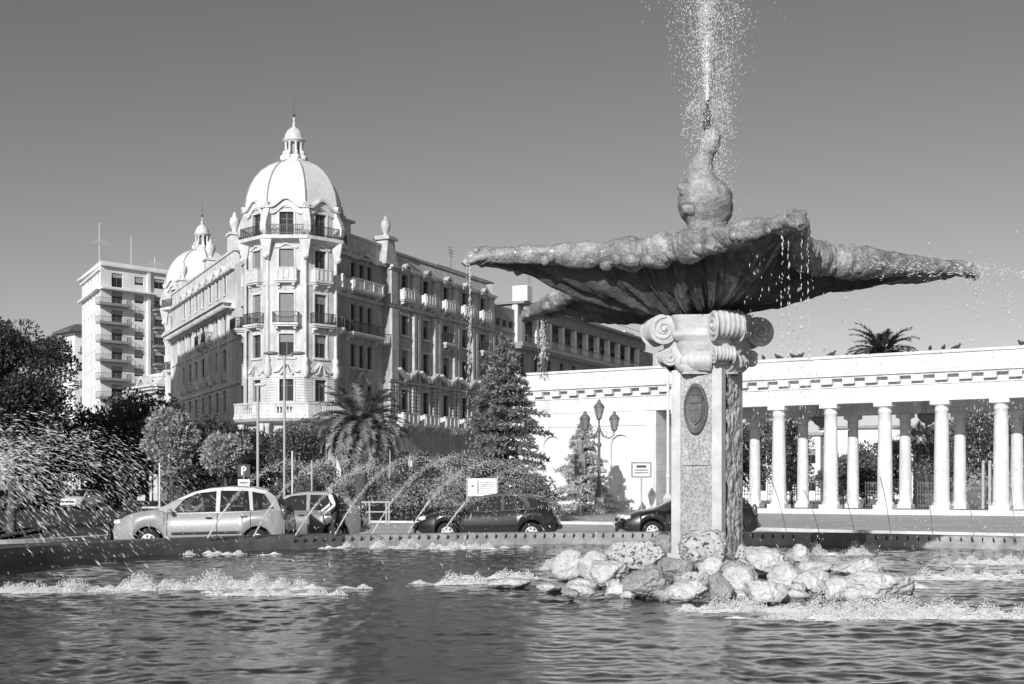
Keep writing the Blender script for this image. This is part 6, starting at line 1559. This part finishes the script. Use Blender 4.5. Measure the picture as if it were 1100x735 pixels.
P = np.concatenate(P); D = np.concatenate(D); k = P[:, 2] > ZW; P, D = P[k], D[k]; n = len(P)
drops('far_spray', P, D, rng.uniform(.015, .06, n), rng.uniform(.0025, .008, n), 'dropsoft'); tag(fs.build('far_jet_stream', 'dropthin'), None, None, None, 'stuff')
# thin jets from the right hand rim, seen against the road and the colonnade
fs = MB(); P = []; D = []
for px0, Y0 in ((800, 33.0), (845, 32.8), (880, 32.4), (918, 32.2), (957, 31.8), (1002, 31.3), (1046, 30.6), (1090, 30.0)):
    p0 = np.array([at(px0, Y0), Y0, .5]); p1 = p0 + np.array([-2.6, -6.0, 0]); p1[2] = ZW; ap = 2.0 + rng.uniform(-.3, .5)
    vz = sqrt(2 * G * (ap - .5)); tt = (vz + sqrt(2 * G * (ap - ZW))) / G; v = (p1 - p0) / tt; ts = np.linspace(0, .3, 10) * tt
    fs.tube([(p0[0] + v[0] * t, p0[1] + v[1] * t, p0[2] + vz * t - .5 * G * t * t) for t in ts], [.011] * 10, 5); a_, b_ = arc(p0, p1, ap, 170, rng, .03, .35, .25); P.append(a_); D.append(b_)
tag(fs.build('right_jet_stream', 'dropthin'), None, None, None, 'stuff')
# water shed by the arms of the bowl
def fall(px, py, Y, w_, n, drop_, dx=0.0, dy=0.0):
    z0 = zt(py, Y); q = rng.uniform(0, 1, n); t = np.sqrt(q * drop_ * 2 / G); x = at(px, Y)
    P.append(np.stack([x + rng.normal(size=n) * w_ * (.4 + q) + dx * t, Y + rng.normal(size=n) * w_ + dy * t, z0 - q * drop_], 1)); D.append(np.stack([np.full(n, dx) + rng.normal(size=n) * .1, np.full(n, dy), -G * t - .3], 1))
fall(505, 283, 19.95, .012, 200, 1.6); fall(503, 283, 19.9, .03, 120, 4.5); fall(583, 342, 23.3, .04, 420, 1.1); fall(583, 345, 23.3, .09, 180, 3.4)
for x_ in (840, 847, 861, 868): fall(x_, 242, 17.1, .012, 60, 2.2)
for i in range(9): fall(800 + 9 * i, 255 + rng.uniform(-8, 20), 18.0, .06, 22, 3.4)
fall(1042, 290, 21.4, .10, 160, 4.6, .25); fall(1060, 293, 21.4, .3, 150, 4.8, .9); fall(1080, 300, 21.4, .5, 130, 4.6, .7)
n = 150; q = rng.uniform(0, 1, n); P.append(np.stack([at(1044, 21.4) + 1.5 * q, 21.4 + rng.normal(size=n) * .06, zt(289, 21.4) - .35 * q ** 2 + rng.normal(size=n) * .045], 1)); D.append(np.stack([np.ones(n), np.zeros(n), -.5 * q], 1))
n = 260; q = rng.uniform(0, 1, n); P.append(np.stack([at(905, 20.6) + 2.1 * q, 20.5 - .25 + rng.normal(size=n) * .05, 5.15 - .2 * q + rng.normal(size=n) * .09], 1)); D.append(np.stack([np.ones(n), np.zeros(n), rng.normal(size=n) * .4], 1))
n = 460; P.append(np.stack([rng.uniform(4.0, 11, n), rng.uniform(16, 24, n), rng.uniform(.3, 5.0, n) ** 1.0], 1)); D.append(np.stack([np.full(n, -.45) + rng.normal(size=n) * .25, rng.normal(size=n) * .2, -np.ones(n)], 1))
n = 260; P.append(np.stack([rng.uniform(-6.5, 4, n), rng.uniform(14, 30, n), rng.uniform(.3, 1.6, n)], 1)); D.append(np.stack([np.full(n, .6) + rng.normal(size=n) * .25, rng.normal(size=n) * .2, -np.ones(n)], 1))
P = np.concatenate(P); D = np.concatenate(D); n = len(P)
drops('falling_drops', P, D, rng.uniform(.025, .10, n), rng.uniform(.002, .008, n), 'drop')
# splashes where the jets land
P = []; D = []; S = []
for x_, y_, h_, Yc in PLUMES:
    n = int(300 + 1500 * h_); e = rng.normal(size=(n, 2)); u = rng.uniform(0, 1, n) ** 1.7; sp = .035 + .42 * h_ * rng.uniform(.2, 1, n)
    P.append(np.stack([x_ + e[:, 0] * sp * 1.1, y_ + e[:, 1] * sp * .8, ZW + .01 + h_ * 1.5 * u * np.exp(-(e ** 2).sum(1) * .35)], 1)); D.append(np.stack([e[:, 0] * .5, e[:, 1] * .5, 1.2 * rng.uniform(-.4, 1, n)], 1)); S.append(rng.uniform(.003, .0085, n) * (Yc / 18) ** .6)
P = np.concatenate(P); D = np.concatenate(D); S = np.concatenate(S)
drops('splash_foam', P, D, S * 2.6, S, 'foamdrop')
